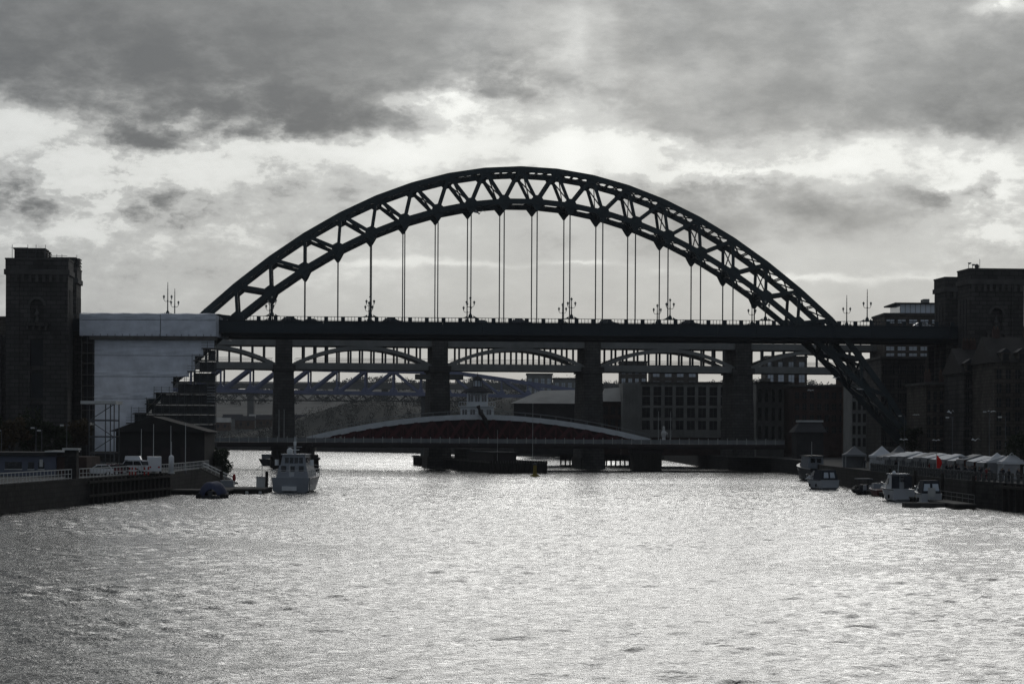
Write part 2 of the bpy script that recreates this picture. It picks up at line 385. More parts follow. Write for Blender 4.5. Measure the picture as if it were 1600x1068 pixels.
edge_f = np.clip((72 - np.abs(GX)) / 3, 0, 1) * np.clip((960 - GY) / 60, 0, 1); hgt *= edge_f
nv = GX.size; co = np.stack([GX, GY, hgt], -1).reshape(-1, 3)
ring = np.array([(-1500, -40, -.3), (1500, -40, -.3), (1500, 3050, -.3), (-1500, 3050, -.3)], float)
co = np.concatenate([co, ring]); ny_, nx_ = GX.shape
I = np.arange(nv).reshape(ny_, nx_); quads = np.stack([I[:-1, :-1], I[:-1, 1:], I[1:, 1:], I[1:, :-1]], -1).reshape(-1, 4)
quads = np.concatenate([quads, [[nv, nv + 1, nv + 2, nv + 3]]])
me = bpy.data.meshes.new('river'); me.vertices.add(len(co)); me.vertices.foreach_set('co', co.ravel())
me.loops.add(quads.size); me.loops.foreach_set('vertex_index', quads.ravel().astype(np.int32))
me.polygons.add(len(quads)); me.polygons.foreach_set('loop_start', np.arange(0, quads.size, 4, dtype=np.int32))
me.update(calc_edges=True); me.polygons.foreach_set('use_smooth', np.ones(len(quads), bool)); me.materials.append(MATS['river_water'])
river = bpy.data.objects.new('river', me); COL.objects.link(river); tag(river, 'grey choppy river water glinting towards the sun', kind='structure')

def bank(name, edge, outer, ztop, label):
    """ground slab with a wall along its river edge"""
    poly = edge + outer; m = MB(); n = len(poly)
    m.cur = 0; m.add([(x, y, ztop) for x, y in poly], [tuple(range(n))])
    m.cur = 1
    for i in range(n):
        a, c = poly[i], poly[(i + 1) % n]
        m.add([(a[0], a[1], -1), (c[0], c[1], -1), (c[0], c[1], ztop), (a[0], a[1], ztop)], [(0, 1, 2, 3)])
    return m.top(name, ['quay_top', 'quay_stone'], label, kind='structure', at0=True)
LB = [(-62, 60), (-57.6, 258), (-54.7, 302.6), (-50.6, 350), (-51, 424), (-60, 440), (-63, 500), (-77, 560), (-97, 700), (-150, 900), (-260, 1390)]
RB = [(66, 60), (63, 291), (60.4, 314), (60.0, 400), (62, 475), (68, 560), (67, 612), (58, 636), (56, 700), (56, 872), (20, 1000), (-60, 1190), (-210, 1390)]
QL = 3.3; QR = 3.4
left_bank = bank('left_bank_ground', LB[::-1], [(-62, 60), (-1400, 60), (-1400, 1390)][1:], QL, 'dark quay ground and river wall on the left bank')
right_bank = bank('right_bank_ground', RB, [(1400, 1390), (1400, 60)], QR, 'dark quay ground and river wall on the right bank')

def sm(a, b_, x):
    x = max(0., min(1., (x - a) / (b_ - a))); return x * x * (3 - 2 * x)
def hill_z(x, y):
    n = 6 * math.sin(x * .0061 + 1.3) + 4 * math.sin(x * .017 + y * .004) + 2.5 * math.sin(x * .043 + 2)
    return -1 + sm(1385, 1500, y) * 14 + sm(1480, 2500, y) * (43 + n * .7) + sm(-100, 900, x) * 5 * sm(1500, 2400, y)
hb = MB(); nx, ny = 90, 60
for j in range(ny + 1):
    for i in range(nx + 1):
        x = -1400 + 2800 * i / nx; y = 1385 + 1600 * j / ny; hb.v.append((x, y, hill_z(x, y)))
for j in range(ny):
    for i in range(nx):
        a = j * (nx + 1) + i; hb.f.append((a, a + 1, a + nx + 2, a + nx + 1)); hb.mi.append(0)
hb.top('hills', 'hill_grass', 'hazy valley side closing the river far upstream', kind='structure', smooth=True, at0=True)

# wooded bank on the right-hand shore beyond the bridges, seen low behind the road bridge
EDGE = [(56, 872), (20, 1000), (-60, 1190), (-210, 1390)]
def edge_x(y):
    for (x0, y0), (x1, y1) in zip(EDGE, EDGE[1:]):
        if y <= y1: return x0 + (x1 - x0) * (y - y0) / (y1 - y0)
    return EDGE[-1][0]
def slope_z(x, y): return QR - .3 + sm(4, 120, (x - edge_x(y)) * .86) * (25 + 3 * math.sin(x * .05) + 2 * math.sin(y * .031))
sb = MB(); nx, ny = 50, 40
for j in range(ny + 1):
    for i in range(nx + 1):
        y = 960 + 440 * j / ny; x = edge_x(y) + 1 + 420 * i / nx; sb.v.append((x, y, -.5 if j in (0, ny) or i == nx else slope_z(x, y)))
for j in range(ny):
    for i in range(nx):
        a = j * (nx + 1) + i; sb.f.append((a, a + 1, a + nx + 2, a + nx + 1)); sb.mi.append(0)
sb.top('wooded_slope_ground', 'woodland_leaf', 'steep earth bank under the trees beyond the bridges', kind='structure', smooth=True, at0=True)

def leaf_clump(m, c, rx, ry, rz, n, size):
    """loose leaf-sized faces through an ellipsoid, denser near its skin"""
    for _ in range(n):
        th = random.uniform(0, 2 * math.pi); ct = random.uniform(-1, 1); st = math.sqrt(1 - ct * ct); r = random.uniform(.35, 1) ** .5 * random.uniform(.8, 1.12)
        p = Vector((c[0] + rx * r * st * math.cos(th), c[1] + ry * r * st * math.sin(th), c[2] + rz * r * ct))
        a = Vector((random.gauss(0, 1), random.gauss(0, 1), random.gauss(0, 1))).normalized(); b_ = a.cross(Vector((random.gauss(0, 1), random.gauss(0, 1), random.gauss(0, 1)))).normalized()
        s_ = size * random.uniform(.6, 1.4)
        m.add([p - a * s_ * .5, p + b_ * s_ * .32, p + a * s_ * .5, p - b_ * s_ * .32], [(0, 1, 2, 3)])
wl = MB()
for _ in range(900):
    y = random.uniform(965, 1385); d = random.uniform(3, 190); x = edge_x(y) + d
    if x / y > .06: continue
    h_ = random.uniform(4, 9); leaf_clump(wl, (x, y, slope_z(x, y) + h_ * .42), h_ * .5, h_ * .5, h_ * .55, 90, .62)
wl.top('woodland', 'woodland_leaf', 'dark wood covering the slope behind the bridge piers', 'woodland', kind='stuff', at0=True)
wl = MB()
for _ in range(760):
    x = random.uniform(-420, 420); y = random.choice((2480, 2520, 2440, 2200, 2000)) + random.uniform(-25, 25); h_ = random.uniform(4, 9)
    leaf_clump(wl, (x, y, hill_z(x, y) + h_ * .42), h_ * .55, h_ * .5, h_ * .55, 44, 1.6)
wl.top('ridge_trees', 'woodland_leaf', 'line of hazy trees along the far ridge', 'woodland', kind='stuff', at0=True)

# ================================================================== great steel arch bridge
AX = Vector((.99691, .0785, 0)); TX = Vector((-.0785, .99691, 0)); BO = Vector((1.55, 482.8, CAM_H))
def Bp(s, t, z): return BO + AX * s + TX * t + Vector((0, 0, z))
def s_at(x, t, z=24.0):
    """distance along the arch bridge of the point that photograph column x shows"""
    lo, hi = -140., 140.
    for _ in range(40):
        m_ = (lo + hi) / 2; p = Bp(m_, t, z); px = 800 + p.x / p.y * F_PX
        if px < x: lo = m_
        else: hi = m_
    return lo
WID = 12.6
bridge = thing('arch_bridge', 'dark green steel through-arch road bridge spanning the whole river', 'bridge', Bp(0, 6.3, -CAM_H))
ztop = lambda s: 54 - .0073 * s * s
zbot = lambda s: 47.5 - .00742 * s * s
TS = [0, 7.35, 14.65, 22.0, 29.3, 36.6, 43.8, 50.8, 57.7, 64.3]
BS = [(k + .5) * 6.74 for k in range(11)]
TOPN = [(s, ztop(s)) for s in TS] + [(70.6, 15.9), (76.3, 8.2)]
FOOT = (81.8, -1.4)
BOTN = [(s, zbot(s)) for s in BS] + [(77.0, zbot(77.0) + .3), FOOT]
def mir(nodes, sg): return [(sg * s, z) for s, z in nodes]
for t in (0.0, WID):
    sway = 1 if t == 0 else -1
    for sg in (-1, 1):
        T = mir(TOPN, sg); Bn = mir(BOTN, sg)
        for (a, c) in zip(T, T[1:]):
            MB().beam(Bp(a[0], t, a[1]), Bp(c[0], t, c[1]), .95, 1.12).part('top_chord', 'bridge_steel', bridge)
        MB().beam(Bp(T[-1][0], t, T[-1][1]), Bp(sg * FOOT[0], t, FOOT[1] + .6), .95, 1.12).part('top_chord', 'bridge_steel', bridge)
        for (a, c) in zip(Bn, Bn[1:]):
            MB().beam(Bp(a[0], t, a[1]), Bp(c[0], t, c[1]), .95, 1.08).part('bottom_chord', 'bridge_steel', bridge)
        for k in range(12):
            for kk in (k - 1, k):
                if kk < 0: continue
                b0 = Bn[kk]; w = .62 if kk == k else .74
                MB().beam(Bp(T[k][0], t, T[k][1]), Bp(b0[0], t, b0[1]), .6, w).part('web_member', 'bridge_steel', bridge)
        # gusset plates
        for k, (s, z) in enumerate(T[:10]):
            if k == 0 and sg == 1: continue
            d = (Vector((T[k + 1][0], 0, T[k + 1][1])) - Vector((T[k - 1][0], 0, T[k - 1][1]))).normalized() if k else Vector((1, 0, 0))
            if d.x < 0: d = -d
            nrm = Vector((-d.z, 0, d.x)); c0 = Vector((s, 0, z)); q = [(-1.2, .5), (1.2, .5), (1.15, -.6), (.6, -1.35), (-.6, -1.35), (-1.15, -.6)]
            MB().prism([Bp((c0 + d * a + nrm * b_).x, t - .34, (c0 + d * a + nrm * b_).z) for a, b_ in q], TX * .68).part('gusset_plate', 'bridge_steel', bridge)
        for k, (s, z) in enumerate(Bn[:10]):
            p0 = Bn[k - 1] if k else (-Bn[0][0], Bn[0][1]); d = (Vector((Bn[k + 1][0], 0, Bn[k + 1][1])) - Vector((p0[0], 0, p0[1]))).normalized()
            if d.x < 0: d = -d
            nrm = Vector((-d.z, 0, d.x)); c0 = Vector((s, 0, z))
            q = [(-1.25, -.5), (-1.15, .6), (-.6, 1.3), (.6, 1.3), (1.15, .6), (1.25, -.5)]; pl = [c0 + d * a + nrm * b_ for a, b_ in q]
            if k < 9: pl += [c0 + Vector((.55, 0, -1.35)), c0 + Vector((.2, 0, -1.85)), c0 + Vector((-.2, 0, -1.85)), c0 + Vector((-.55, 0, -1.35))]
            MB().prism([Bp(p.x, t - .33, p.z) for p in pl], TX * .66).part('gusset_plate', 'bridge_steel', bridge)
            if k < 9:
                MB().beam(Bp(s, t, z - 1.6), Bp(s, t, 22.0), .22, .26, TX).part('hanger', 'bridge_steel', bridge)
    MB().beam(Bp(-BS[0], t, zbot(BS[0])), Bp(BS[0], t, zbot(BS[0])), .95, 1.08).part('bottom_chord', 'bridge_steel', bridge)
# bracing between the two arch trusses
def xbrace(pa, pb, nm, w=.26):
    """pa, pb: the two member ends (s, z); cross of two bars from truss to truss"""
    MB().beam(Bp(pa[0], .3, pa[1]), Bp(pb[0], WID - .3, pb[1]), w, w).part(nm, 'bridge_bracing', bridge)
    MB().beam(Bp(pb[0], .3, pb[1] + .02), Bp(pa[0], WID - .3, pa[1] + .02), w, w).part(nm, 'bridge_bracing', bridge)
def lattice_strut(p, nm, d=.7):
    for dz_ in (-d / 2, d / 2):
        MB().beam(Bp(p[0], .4, p[1] + dz_), Bp(p[0], WID - .4, p[1] + dz_), .2, .2).part(nm, 'bridge_bracing', bridge)
    m = MB(); n = 7
    for i in range(n):
        a = .4 + (WID - .8) * i / n; c = .4 + (WID - .8) * (i + 1) / n; sgn = 1 if i % 2 else -1
        m.beam(Bp(p[0], a, p[1] - sgn * d / 2), Bp(p[0], c, p[1] + sgn * d / 2), .1, .12)
    tag(m.part('strut_lacing', 'bridge_bracing', bridge), kind='stuff')
xbrace((-BS[0], zbot(BS[0])), (0, zbot(BS[0])), 'lateral_brace', .22); xbrace((0, zbot(BS[0])), (BS[0], zbot(BS[0])), 'lateral_brace', .22)
for sg in (-1, 1):
    T = mir(TOPN, sg); Bn = mir(BOTN, sg)
    for k in range(10):
        if k or sg == -1: lattice_strut(T[k], 'cross_strut')
        mid = ((T[k][0] + T[k + 1][0]) / 2, (T[k][1] + T[k + 1][1]) / 2)
        if k < 9:
            xbrace(T[k], mid, 'lateral_brace', .24); xbrace(mid, T[k + 1], 'lateral_brace', .24); lattice_strut(mid, 'cross_strut', .4)
    for k in range(8):
        lattice_strut(Bn[k], 'cross_strut')
        mid = ((Bn[k][0] + Bn[k + 1][0]) / 2, (Bn[k][1] + Bn[k + 1][1]) / 2)
        if k < 7: xbrace(Bn[k], mid, 'lateral_brace', .22); xbrace(mid, Bn[k + 1], 'lateral_brace', .22)
    for k in range(9):
        for kk in (k - 1, k):
            if 0 <= kk < 8: xbrace((T[k][0] * .88 + Bn[kk][0] * .12, T[k][1] * .88 + Bn[kk][1] * .12), (Bn[kk][0] * .88 + T[k][0] * .12, Bn[kk][1] * .88 + T[k][1] * .12), 'sway_brace', .2)
    for k in range(9, 12):
        xbrace(T[k], Bn[k], 'sway_brace', .3); xbrace(Bn[k - 1], Bn[k], 'lateral_brace', .3)
    MB().beam(Bp(T[10][0], 0, T[10][1]), Bp(T[10][0], WID, T[10][1]), .6, .8).part('cross_strut', 'bridge_bracing', bridge)
# deck
NEAR, FAR = -4.3, WID + 4.3
def deckbox(s0, s1, t0, t1, z0, z1, nm, m_):
    MB().hexa([Bp(s0, t0, z0), Bp(s1, t0, z0), Bp(s1, t1, z0), Bp(s0, t1, z0)], [Bp(s0, t0, z1), Bp(s1, t0, z1), Bp(s1, t1, z1), Bp(s0, t1, z1)]).part(nm, m_, bridge)
SE = 96.0
deckbox(-SE, SE, NEAR + .35, FAR - .35, 21.6, 22.05, 'deck_slab', 'deck_girder')
deckbox(-SE, SE, .9, WID - .9, 22.055, 22.15, 'roadway', 'asphalt')
for t, sg in ((NEAR, 1), (FAR, -1)):
    n = 24
    for i in range(n):
        a = -SE + 2 * SE * i / n; c = -SE + 2 * SE * (i + 1) / n - .03
        deckbox(a, c, min(t, t + .3 * sg), max(t, t + .3 * sg), 20.15, 22.40, 'fascia_girder', 'deck_girder')
    deckbox(-SE, SE, min(t - .25 * sg, t + .6 * sg), max(t - .25 * sg, t + .6 * sg), 22.41, 22.55, 'parapet_kerb', 'deck_girder')
    deckbox(-SE, SE, min(t - .15 * sg, t + .5 * sg), max(t - .15 * sg, t + .5 * sg), 19.98, 20.14, 'girder_flange', 'deck_girder')
for t in (0.0, WID):
    deckbox(-SE, SE, t - .35, t + .35, 19.35, 21.58, 'main_girder', 'deck_girder')
nb = 28
for i in range(nb + 1):
    s = -94.36 + i * 6.74
    deckbox(s - .2, s + .2, NEAR + .4, -.36, 20.25, 21.58, 'floor_beam', 'deck_girder'); deckbox(s - .2, s + .2, .36, WID - .36, 19.9, 21.58, 'floor_beam', 'deck_girder'); deckbox(s - .2, s + .2, WID + .36, FAR - .4, 20.25, 21.58, 'floor_beam', 'deck_girder')
# parapet
pm = MB(); pm.box(-.40, .40, -.16, .16, 0, .86); post_me = pm.mesh('parapet_post', 'deck_girder')
bm_ = MB()
for i in range(3):
    xx = -.675 + i * .675; bm_.box(xx - .05, xx + .05, -.035, .035, 0, .80)
bm_.box(-1.35, 1.35, -.03, .03, .10, .16)
bal_me = bm_.mesh('parapet_grille', 'deck_girder')
RZ = math.atan2(AX.y, AX.x)
for t in (NEAR + .15, FAR - .15):
    for i in range(-28, 28):
        s = i * 3.37 + 1.0
        share('parapet_post', post_me, bridge, Bp(s, t, 22.54), RZ)
        share('parapet_grille', bal_me, bridge, Bp(s + 1.685, t, 22.55), RZ)
    deckbox(-SE, SE, t - .11, t + .11, 23.33, 23.43, 'hand_rail', 'deck_girder')
# granite towers and abutments at both ends
def tower(label, s0, s1, t0, t1, ztopr, near, sheeted):
    c = Bp((s0 + s1) / 2, (t0 + t1) / 2, 0); c.z = QL
    tw = thing('bridge_tower', label, 'tower', c)
    def bx(a, b_, c_, d, z0, z1, nm, m_='granite_soot', par=None):
        return MB().hexa([Bp(a, c_, z0), Bp(b_, c_, z0), Bp(b_, d, z0), Bp(a, d, z0)], [Bp(a, c_, z1), Bp(b_, c_, z1), Bp(b_, d, z1), Bp(a, d, z1)]).part(nm, m_, par or tw)
    g0 = QL - CAM_H; sm_ = (s0 + s1) / 2
    # river front of the tower: two corner piers, recessed bays with tall slot, niche above
    bx(s0, s1, t0 + .9, t1, g0, ztopr - 3.2, 'wall')
    for a, b_ in ((s0, s0 + 2.6), (s1 - 2.6, s1)): bx(a, b_, t0 - .12, t0 + .88, g0, ztopr - 3.21, 'corner_pier')
    for a, b_ in ((s0 + 2.61, sm_ - 1.25), (sm_ + 1.25, s1 - 2.61)): bx(a, b_, t0 + .12, t0 + .88, g0, ztopr - 3.21, 'wall_panel')
    zn = ztopr - 12.5
    bx(sm_ - 1.24, sm_ + 1.24, t0 + .12, t0 + .88, zn + 4.6, ztopr - 3.21, 'wall_panel')
    bx(sm_ - 1.24, sm_ + 1.24, t0 + .12, t0 + .88, zn - 3.2, zn, 'wall_panel')
    # niche head: arch of voussoirs, pedestal, balcony
    for i in range(7):
        a0 = math.pi * i / 7; a1 = math.pi * (i + 1) / 7
        pl = [(sm_ - 1.24 * math.cos(a0), zn + 3.3 + 1.24 * math.sin(a0)), (sm_ - 1.24 * math.cos(a1), zn + 3.3 + 1.24 * math.sin(a1)), (sm_ - 1.75 * math.cos(a1), zn + 3.3 + 1.75 * math.sin(a1)), (sm_ - 1.75 * math.cos(a0), zn + 3.3 + 1.75 * math.sin(a0))]
        MB().prism([Bp(s, t0 - .1, z) for s, z in pl], TX * .3).part('voussoir', 'granite_trim', tw)
    ped = MB().lathe(Bp(sm_, t0 + .5, zn), [(.5, 0), (.5, .3), (.32, .45), (.28, 1.3), (.5, 1.5), (.42, 1.9), (.15, 2.2), (.2, 2.5), (.05, 2.75)], 10).part('urn', 'granite_trim', tw, True)
    bx(sm_ - 2.3, sm_ + 2.3, t0 - .7, t0 + .1, zn - .75, zn - .05, 'balcony')
    for q in (-1.8, -.6, .6, 1.8): bx(sm_ + q - .2, sm_ + q + .2, t0 - .5, t0 + .1, zn - 1.5, zn - .76, 'bracket', 'granite_trim')
    # tall slot windows
    zt = zn - 3.3; k = 0
    while zt > g0 + 9:
        bx(sm_ - 1.2, sm_ + 1.2, t0 + .55, t0 + .88, zt - 5.2, zt - .2, 'window', 'window_dull')
        bx(sm_ - 1.24, sm_ + 1.24, t0 + .3, t0 + .86, zt - 6.2, zt - 5.22, 'spandrel'); zt -= 6.25
    # string courses, frieze blocks, cornice, parapet
    bx(s0 - .35, s1 + .35, t0 - .45, t1 + .35, ztopr - 3.2, ztopr - 2.2, 'cornice', 'granite_trim')
    bx(s0 - .1, s1 + .1, t0 - .15, t1 + .1, ztopr - 2.19, ztopr - .3, 'parapet_wall')
    bx(s0 - .2, s1 + .2, t0 - .25, t1 + .2, ztopr - .29, ztopr, 'coping', 'granite_trim')
    n = 9
    for i in range(n):
        a = s0 + .6 + (s1 - s0 - 1.2) * i / (n - 1); bx(a - .3, a + .3, t0 - .3, t0 - .125, ztopr - 4.6, ztopr - 3.22, 'frieze_block', 'granite_trim')
    # side facing the river: slots
    si, so = (s1, s1 + .12) if s1 < 0 else (s0 - .12, s0)
    for q in range(3):
        tt = t0 + 2.2 + q * 2.4; bx(si, so, tt, tt + 1.1, g0 + 14, ztopr - 6, 'side_window', 'side_window_matte')
    return tw, bx
def rooftop(tw, bx, s0, s1, t0, t1, z0, z1):
    h_ = bx(s0, s1, t0, t1, z0, z1, 'roof_house')
    bx(s0 - .2, s1 + .2, t0 - .2, t1 + .2, z1 + .005, z1 + .25, 'coping', 'granite_trim')
L0, L1 = s_at(8, -13, 20), s_at(105, -13, 20); LZ = Zp(403, 462, 57) - CAM_H
tw, bx = tower('sooty granite bridge tower at the left edge with scaffold rails on its roof', L0, L1, -13, -4, LZ, True, True)
h0, h1 = s_at(21, -11.5, 30), s_at(68, -11.5, 30); HZ = Zp(389, 463, 45) - CAM_H
rooftop(tw, bx, h0, h1, -11.5, -5.5, LZ, HZ)
for s in (h0 - .4, h0 + 2.6, h0 + 4.2, h1 + .2): MB().tube(Bp(s, -11.6, LZ), Bp(s, -11.6, HZ + .9), .05).part('scaffold_pole', 'scaffold_tube', tw)
for s in (h1 + 2.4, h1 + 3.4): MB().tube(Bp(s, -11.6, LZ), Bp(s, -11.6, LZ + .9), .05).part('scaffold_pole', 'scaffold_tube', tw)
MB().tube(Bp(h0 - .7, -11.6, HZ + .3), Bp(h0 + 2.6, -11.6, HZ + .3), .04).part('scaffold_rail', 'scaffold_tube', tw)
MB().tube(Bp(h1 + .2, -11.6, LZ + .6), Bp(L1 - .3, -11.6, LZ + .6), .04).part('scaffold_rail', 'scaffold_tube', tw)
for i in range(5): bx(h1 + .21, h1 + .75 + .12 * (i % 2), -9, -6, LZ + .1 + i * .34, LZ + .22 + i * .34, 'board', 'scaffold_board')
F1 = s_at(125.5, 24.6, 20); FZ = Zp(418, 491, 116) - CAM_H
tw, bx = tower('granite tower half hidden behind the leftmost tower, stacked boards on its parapet', F1 - 12.3, F1, 15.6, 24.6, FZ, False, True)
r1 = s_at(116, 17, 30); RZ2 = Zp(404, 493, 110) - CAM_H
rooftop(tw, bx, r1 - 6.5, r1, 17, 23, FZ, RZ2)
for i in range(6): bx(r1 + .22, r1 + .7 + (i % 2) * .15, 17.5, 22.5, FZ + .1 + i * .36, FZ + .28 + i * .36, 'board', 'scaffold_board')
MB().tube(Bp(r1 + .3, 17.4, FZ), Bp(r1 + .3, 17.4, RZ2 + .8), .05).part('scaffold_pole', 'scaffold_tube', tw)
R0, R1 = s_at(1514, -13, 20), s_at(1599, -13, 20); RZT = Zp(419, 477, 1550) - CAM_H
tw, bx = tower('sooty granite bridge tower at the right edge with dish aerials on its roof', R0, R1, -13, -4, RZT, True, False)
for s, h_ in ((R0 + .3, 1.0), (R0 + 1.1, .7)):
    MB().tube(Bp(s, -11, RZT), Bp(s, -11, RZT + h_), .06).part('aerial_mast', 'scaffold_tube', tw)
    MB().lathe(Bp(s + .2, -11, RZT + h_), [(.05, -.1), (.3, .05), (.4, .25)], 10).part('dish_aerial', 'off_white', tw)
MB().tube(Bp(R0 + 2.6, -11, RZT), Bp(R0 + 2.6, -11, RZT + 2.0), .05).part('aerial_mast', 'scaffold_tube', tw)
MB().lathe(Bp(R0 + 2.0, -11, RZT), [(.2, 0), (.4, .2), (.48, .5), (.4, .8), (.12, 1.0)], 12).part('dome_aerial', 'iron_dark', tw, True)
G0 = s_at(1459, 24.6, 20); GZ = Zp(432, 505, 1480) - CAM_H
tw, bx = tower('granite tower half hidden behind the rightmost tower, where the deck ends', G0, G0 + 12.4, 15.6, 24.6, GZ, False, False)
for sg, nm in ((-1, 'left'), (1, 'right')):
    ab = thing('bridge_abutment', f'dark stone abutment carrying the {nm} foot of the arch', 'abutment', (Bp(sg * 86, 6, 0).x, Bp(sg * 86, 6, 0).y, 0))
    s0, s1 = sorted((sg * 79.6, sg * 108)); z0 = -CAM_H - .8
    def hx(a, b_, c_, d, za, zb, n_, m_='granite_soot'):
        MB().hexa([Bp(a, c_, za), Bp(b_, c_, za), Bp(b_, d, za), Bp(a, d, za)], [Bp(a, c_, zb), Bp(b_, c_, zb), Bp(b_, d, zb), Bp(a, d, zb)]).part(n_, m_, ab)
    hx(s0, s1, -4, 17, z0, -2.6, 'plinth')
    a, b_ = sorted((sg * 82.8, sg * 108)); hx(a, b_, -3.4, 16.4, -2.59, 1.4, 'plinth', 'granite_trim')
    for tt in (-1.5, 4.3, 8.3, 14.1):
        for ss in (88.2, 96, 104):
            a, b_ = sorted((sg * ss, sg * (ss + 1.3))); hx(a, b_, tt - .7, tt + .7, 1.41, 19.3, 'approach_pillar')
    for i in range(6):
        zz = z0 + 1 + i * 1.25; a, b_ = sorted((sg * 79.45, sg * 79.7)); hx(a, b_, -3.9, 16.9, zz, zz + .5, 'string_course', 'granite_trim')

# lamps along the parapets
def lamp_model(tall):
    L = thing('bridge_lamp', 'x', 'street lamp')
    MB().lathe((0, 0, 0), [(.62, 0), (.62, .12), (.42, .22), (.36, .55), (.2, .8), (.14, .95)], 8).part('lamp_base', 'bridge_steel', L, False)
    H = 6.6 if tall else 3.55; za = 2.85 if tall else 2.3
    MB().lathe((0, 0, 0), [(.12, .9), (.11, za - .1), (.16, za), (.10, za + .12), (.075, H * .8), (.05, H)] if tall else [(.12, .9), (.11, za - .1), (.17, za), (.10, za + .12), (.08, H)], 8).part('post', 'bridge_steel', L)
    if tall:
        for q in (.35, .55, .75): MB().lathe((0, 0, za + (H - za) * q), [(.07, 0), (.12, .06), (.07, .12)], 8).part('collar', 'bridge_steel', L)
    for sx in (-1, 1):
        MB().path([(sx * .08, 0, za - .1), (sx * .35, 0, za - .16), (sx * .62, 0, za - .02), (sx * .76, 0, za + .25), (sx * .76, 0, za + .42)], .05, 6).part('arm', 'bridge_steel', L)
    for x, z in ([(-.76, za + .4), (.76, za + .4)] + ([] if tall else [(0, H)])):
        ln = MB().lathe((x, 0, z), [(.10, 0), (.20, .42)], 6).part('lantern', 'lamp_glass', L)
        MB().lathe((x, 0, z + .41), [(.27, 0), (.25, .08), (.10, .24), (.03, .30), (.02, .46)], 6).part('lantern_cap', 'bridge_steel', ln)
        MB().lathe((x, 0, z - .08), [(.05, 0), (.13, .09)], 6).part('lantern_cup', 'bridge_steel', ln)
    # curved plinth brackets on the parapet
    for sx in (-1, 1):
        MB().prism([(sx * .6, -.15, 0), (sx * 1.7, -.15, 0), (sx * 1.2, -.15, .10), (sx * .75, -.15, .34), (sx * .6, -.15, .5)], (0, .3, 0)).part('plinth_bracket', 'bridge_steel', L)
    return L
LM = lamp_model(False); LT = lamp_model(True)
names_ = ['by the sheeted scaffold', 'second along from the sheeted scaffold', 'left of the middle of the span', 'right of the middle of the span', 'second along from the arch\'s right foot', 'under the right end of the arch']
used = False
for t, xs, side in ((NEAR + .1, (424, 577.5, 734, 892, 1046, 1195), 'near'), (FAR - .1, (420.5, 575.5, 729, 878, 1026, 1174), 'far')):
    for x, n_ in zip(xs, names_):
        loc = Bp(s_at(x, t), t, 23.42); lab = f'three-lantern iron lamp on the {side} bridge parapet, {n_}'
        if not used: LM.location = loc; LM.rotation_euler = (0, 0, RZ); LM['label'] = lab; LM['group'] = 'lamps on the bridge parapets'; used = True
        else: dup(LM, loc, RZ, lab, 'lamps on the bridge parapets')
used = False
for x, t, lab in ((261, NEAR + .1, 'taller masted lamp rising above the white sheeted scaffold'), (272, FAR - .1, 'shorter-looking masted lamp rising above the white sheeted scaffold'), (1354, NEAR + .1, 'tall masted lamp on the near parapet beside the glass-topped building'), (1322, FAR - .1, 'tall masted lamp on the far parapet just right of the arch')):
    loc = Bp(s_at(x, t), t, 23.42)
    if not used: LT.location = loc; LT.rotation_euler = (0, 0, RZ); LT['label'] = lab; LT['group'] = 'masted lamps on the bridge'; used = True
    else: dup(LT, loc, RZ, lab, 'masted lamps on the bridge')

# ================================================================== two-deck iron and stone bridge behind
HA = Vector((math.cos(R(7)), math.sin(R(7)), 0)); HT = Vector((-math.sin(R(7)), math.cos(R(7)), 0)); HO = Vector((0, 642, CAM_H))
def Hp(s, t, z): return HO + HA * s + HT * t + Vector((0, 0, z))
hl = thing('two_deck_bridge', 'grey iron bowstring bridge on tall stone piers, railway deck above road deck', 'bridge', Hp(0, 6, -CAM_H))
def hbx(a, b_, c_, d, z0, z1, nm, m_, par=None):
    return MB().hexa([Hp(a, c_, z0), Hp(b_, c_, z0), Hp(b_, d, z0), Hp(a, d, z0)], [Hp(a, c_, z1), Hp(b_, c_, z1), Hp(b_, d, z1), Hp(a, d, z1)]).part(nm, m_, par or hl)
PIT = 41.7; PIERS = [-103.3, -61.6, -19.8, 21.9, 63.6, 105.3]
HW = 12.0
for ps in PIERS:
    MB().hexa([Hp(ps - 3.1, -2.6, -CAM_H - .8), Hp(ps + 3.1, -2.6, -CAM_H - .8), Hp(ps + 3.1, HW + 2.6, -CAM_H - .8), Hp(ps - 3.1, HW + 2.6, -CAM_H - .8)],
              [Hp(ps - 2.55, -1.6, 16.7), Hp(ps + 2.55, -1.6, 16.7), Hp(ps + 2.55, HW + 1.6, 16.7), Hp(ps - 2.55, HW + 1.6, 16.7)]).part('pier', 'stone_pier', hl)
    hbx(ps - 3.0, ps + 3.0, -2.1, HW + 2.1, 16.71, 18.3, 'pier_cap', 'stone_pier')
    hbx(ps - 2.15, ps + 2.15, -1.3, HW + 1.3, 18.31, 25.6, 'pier_tower', 'stone_pier')
    hbx(ps - 3.4, ps + 3.4, -2.4, HW + 2.4, -CAM_H - .5, -CAM_H + 3, 'pier_base', 'timber_wet')
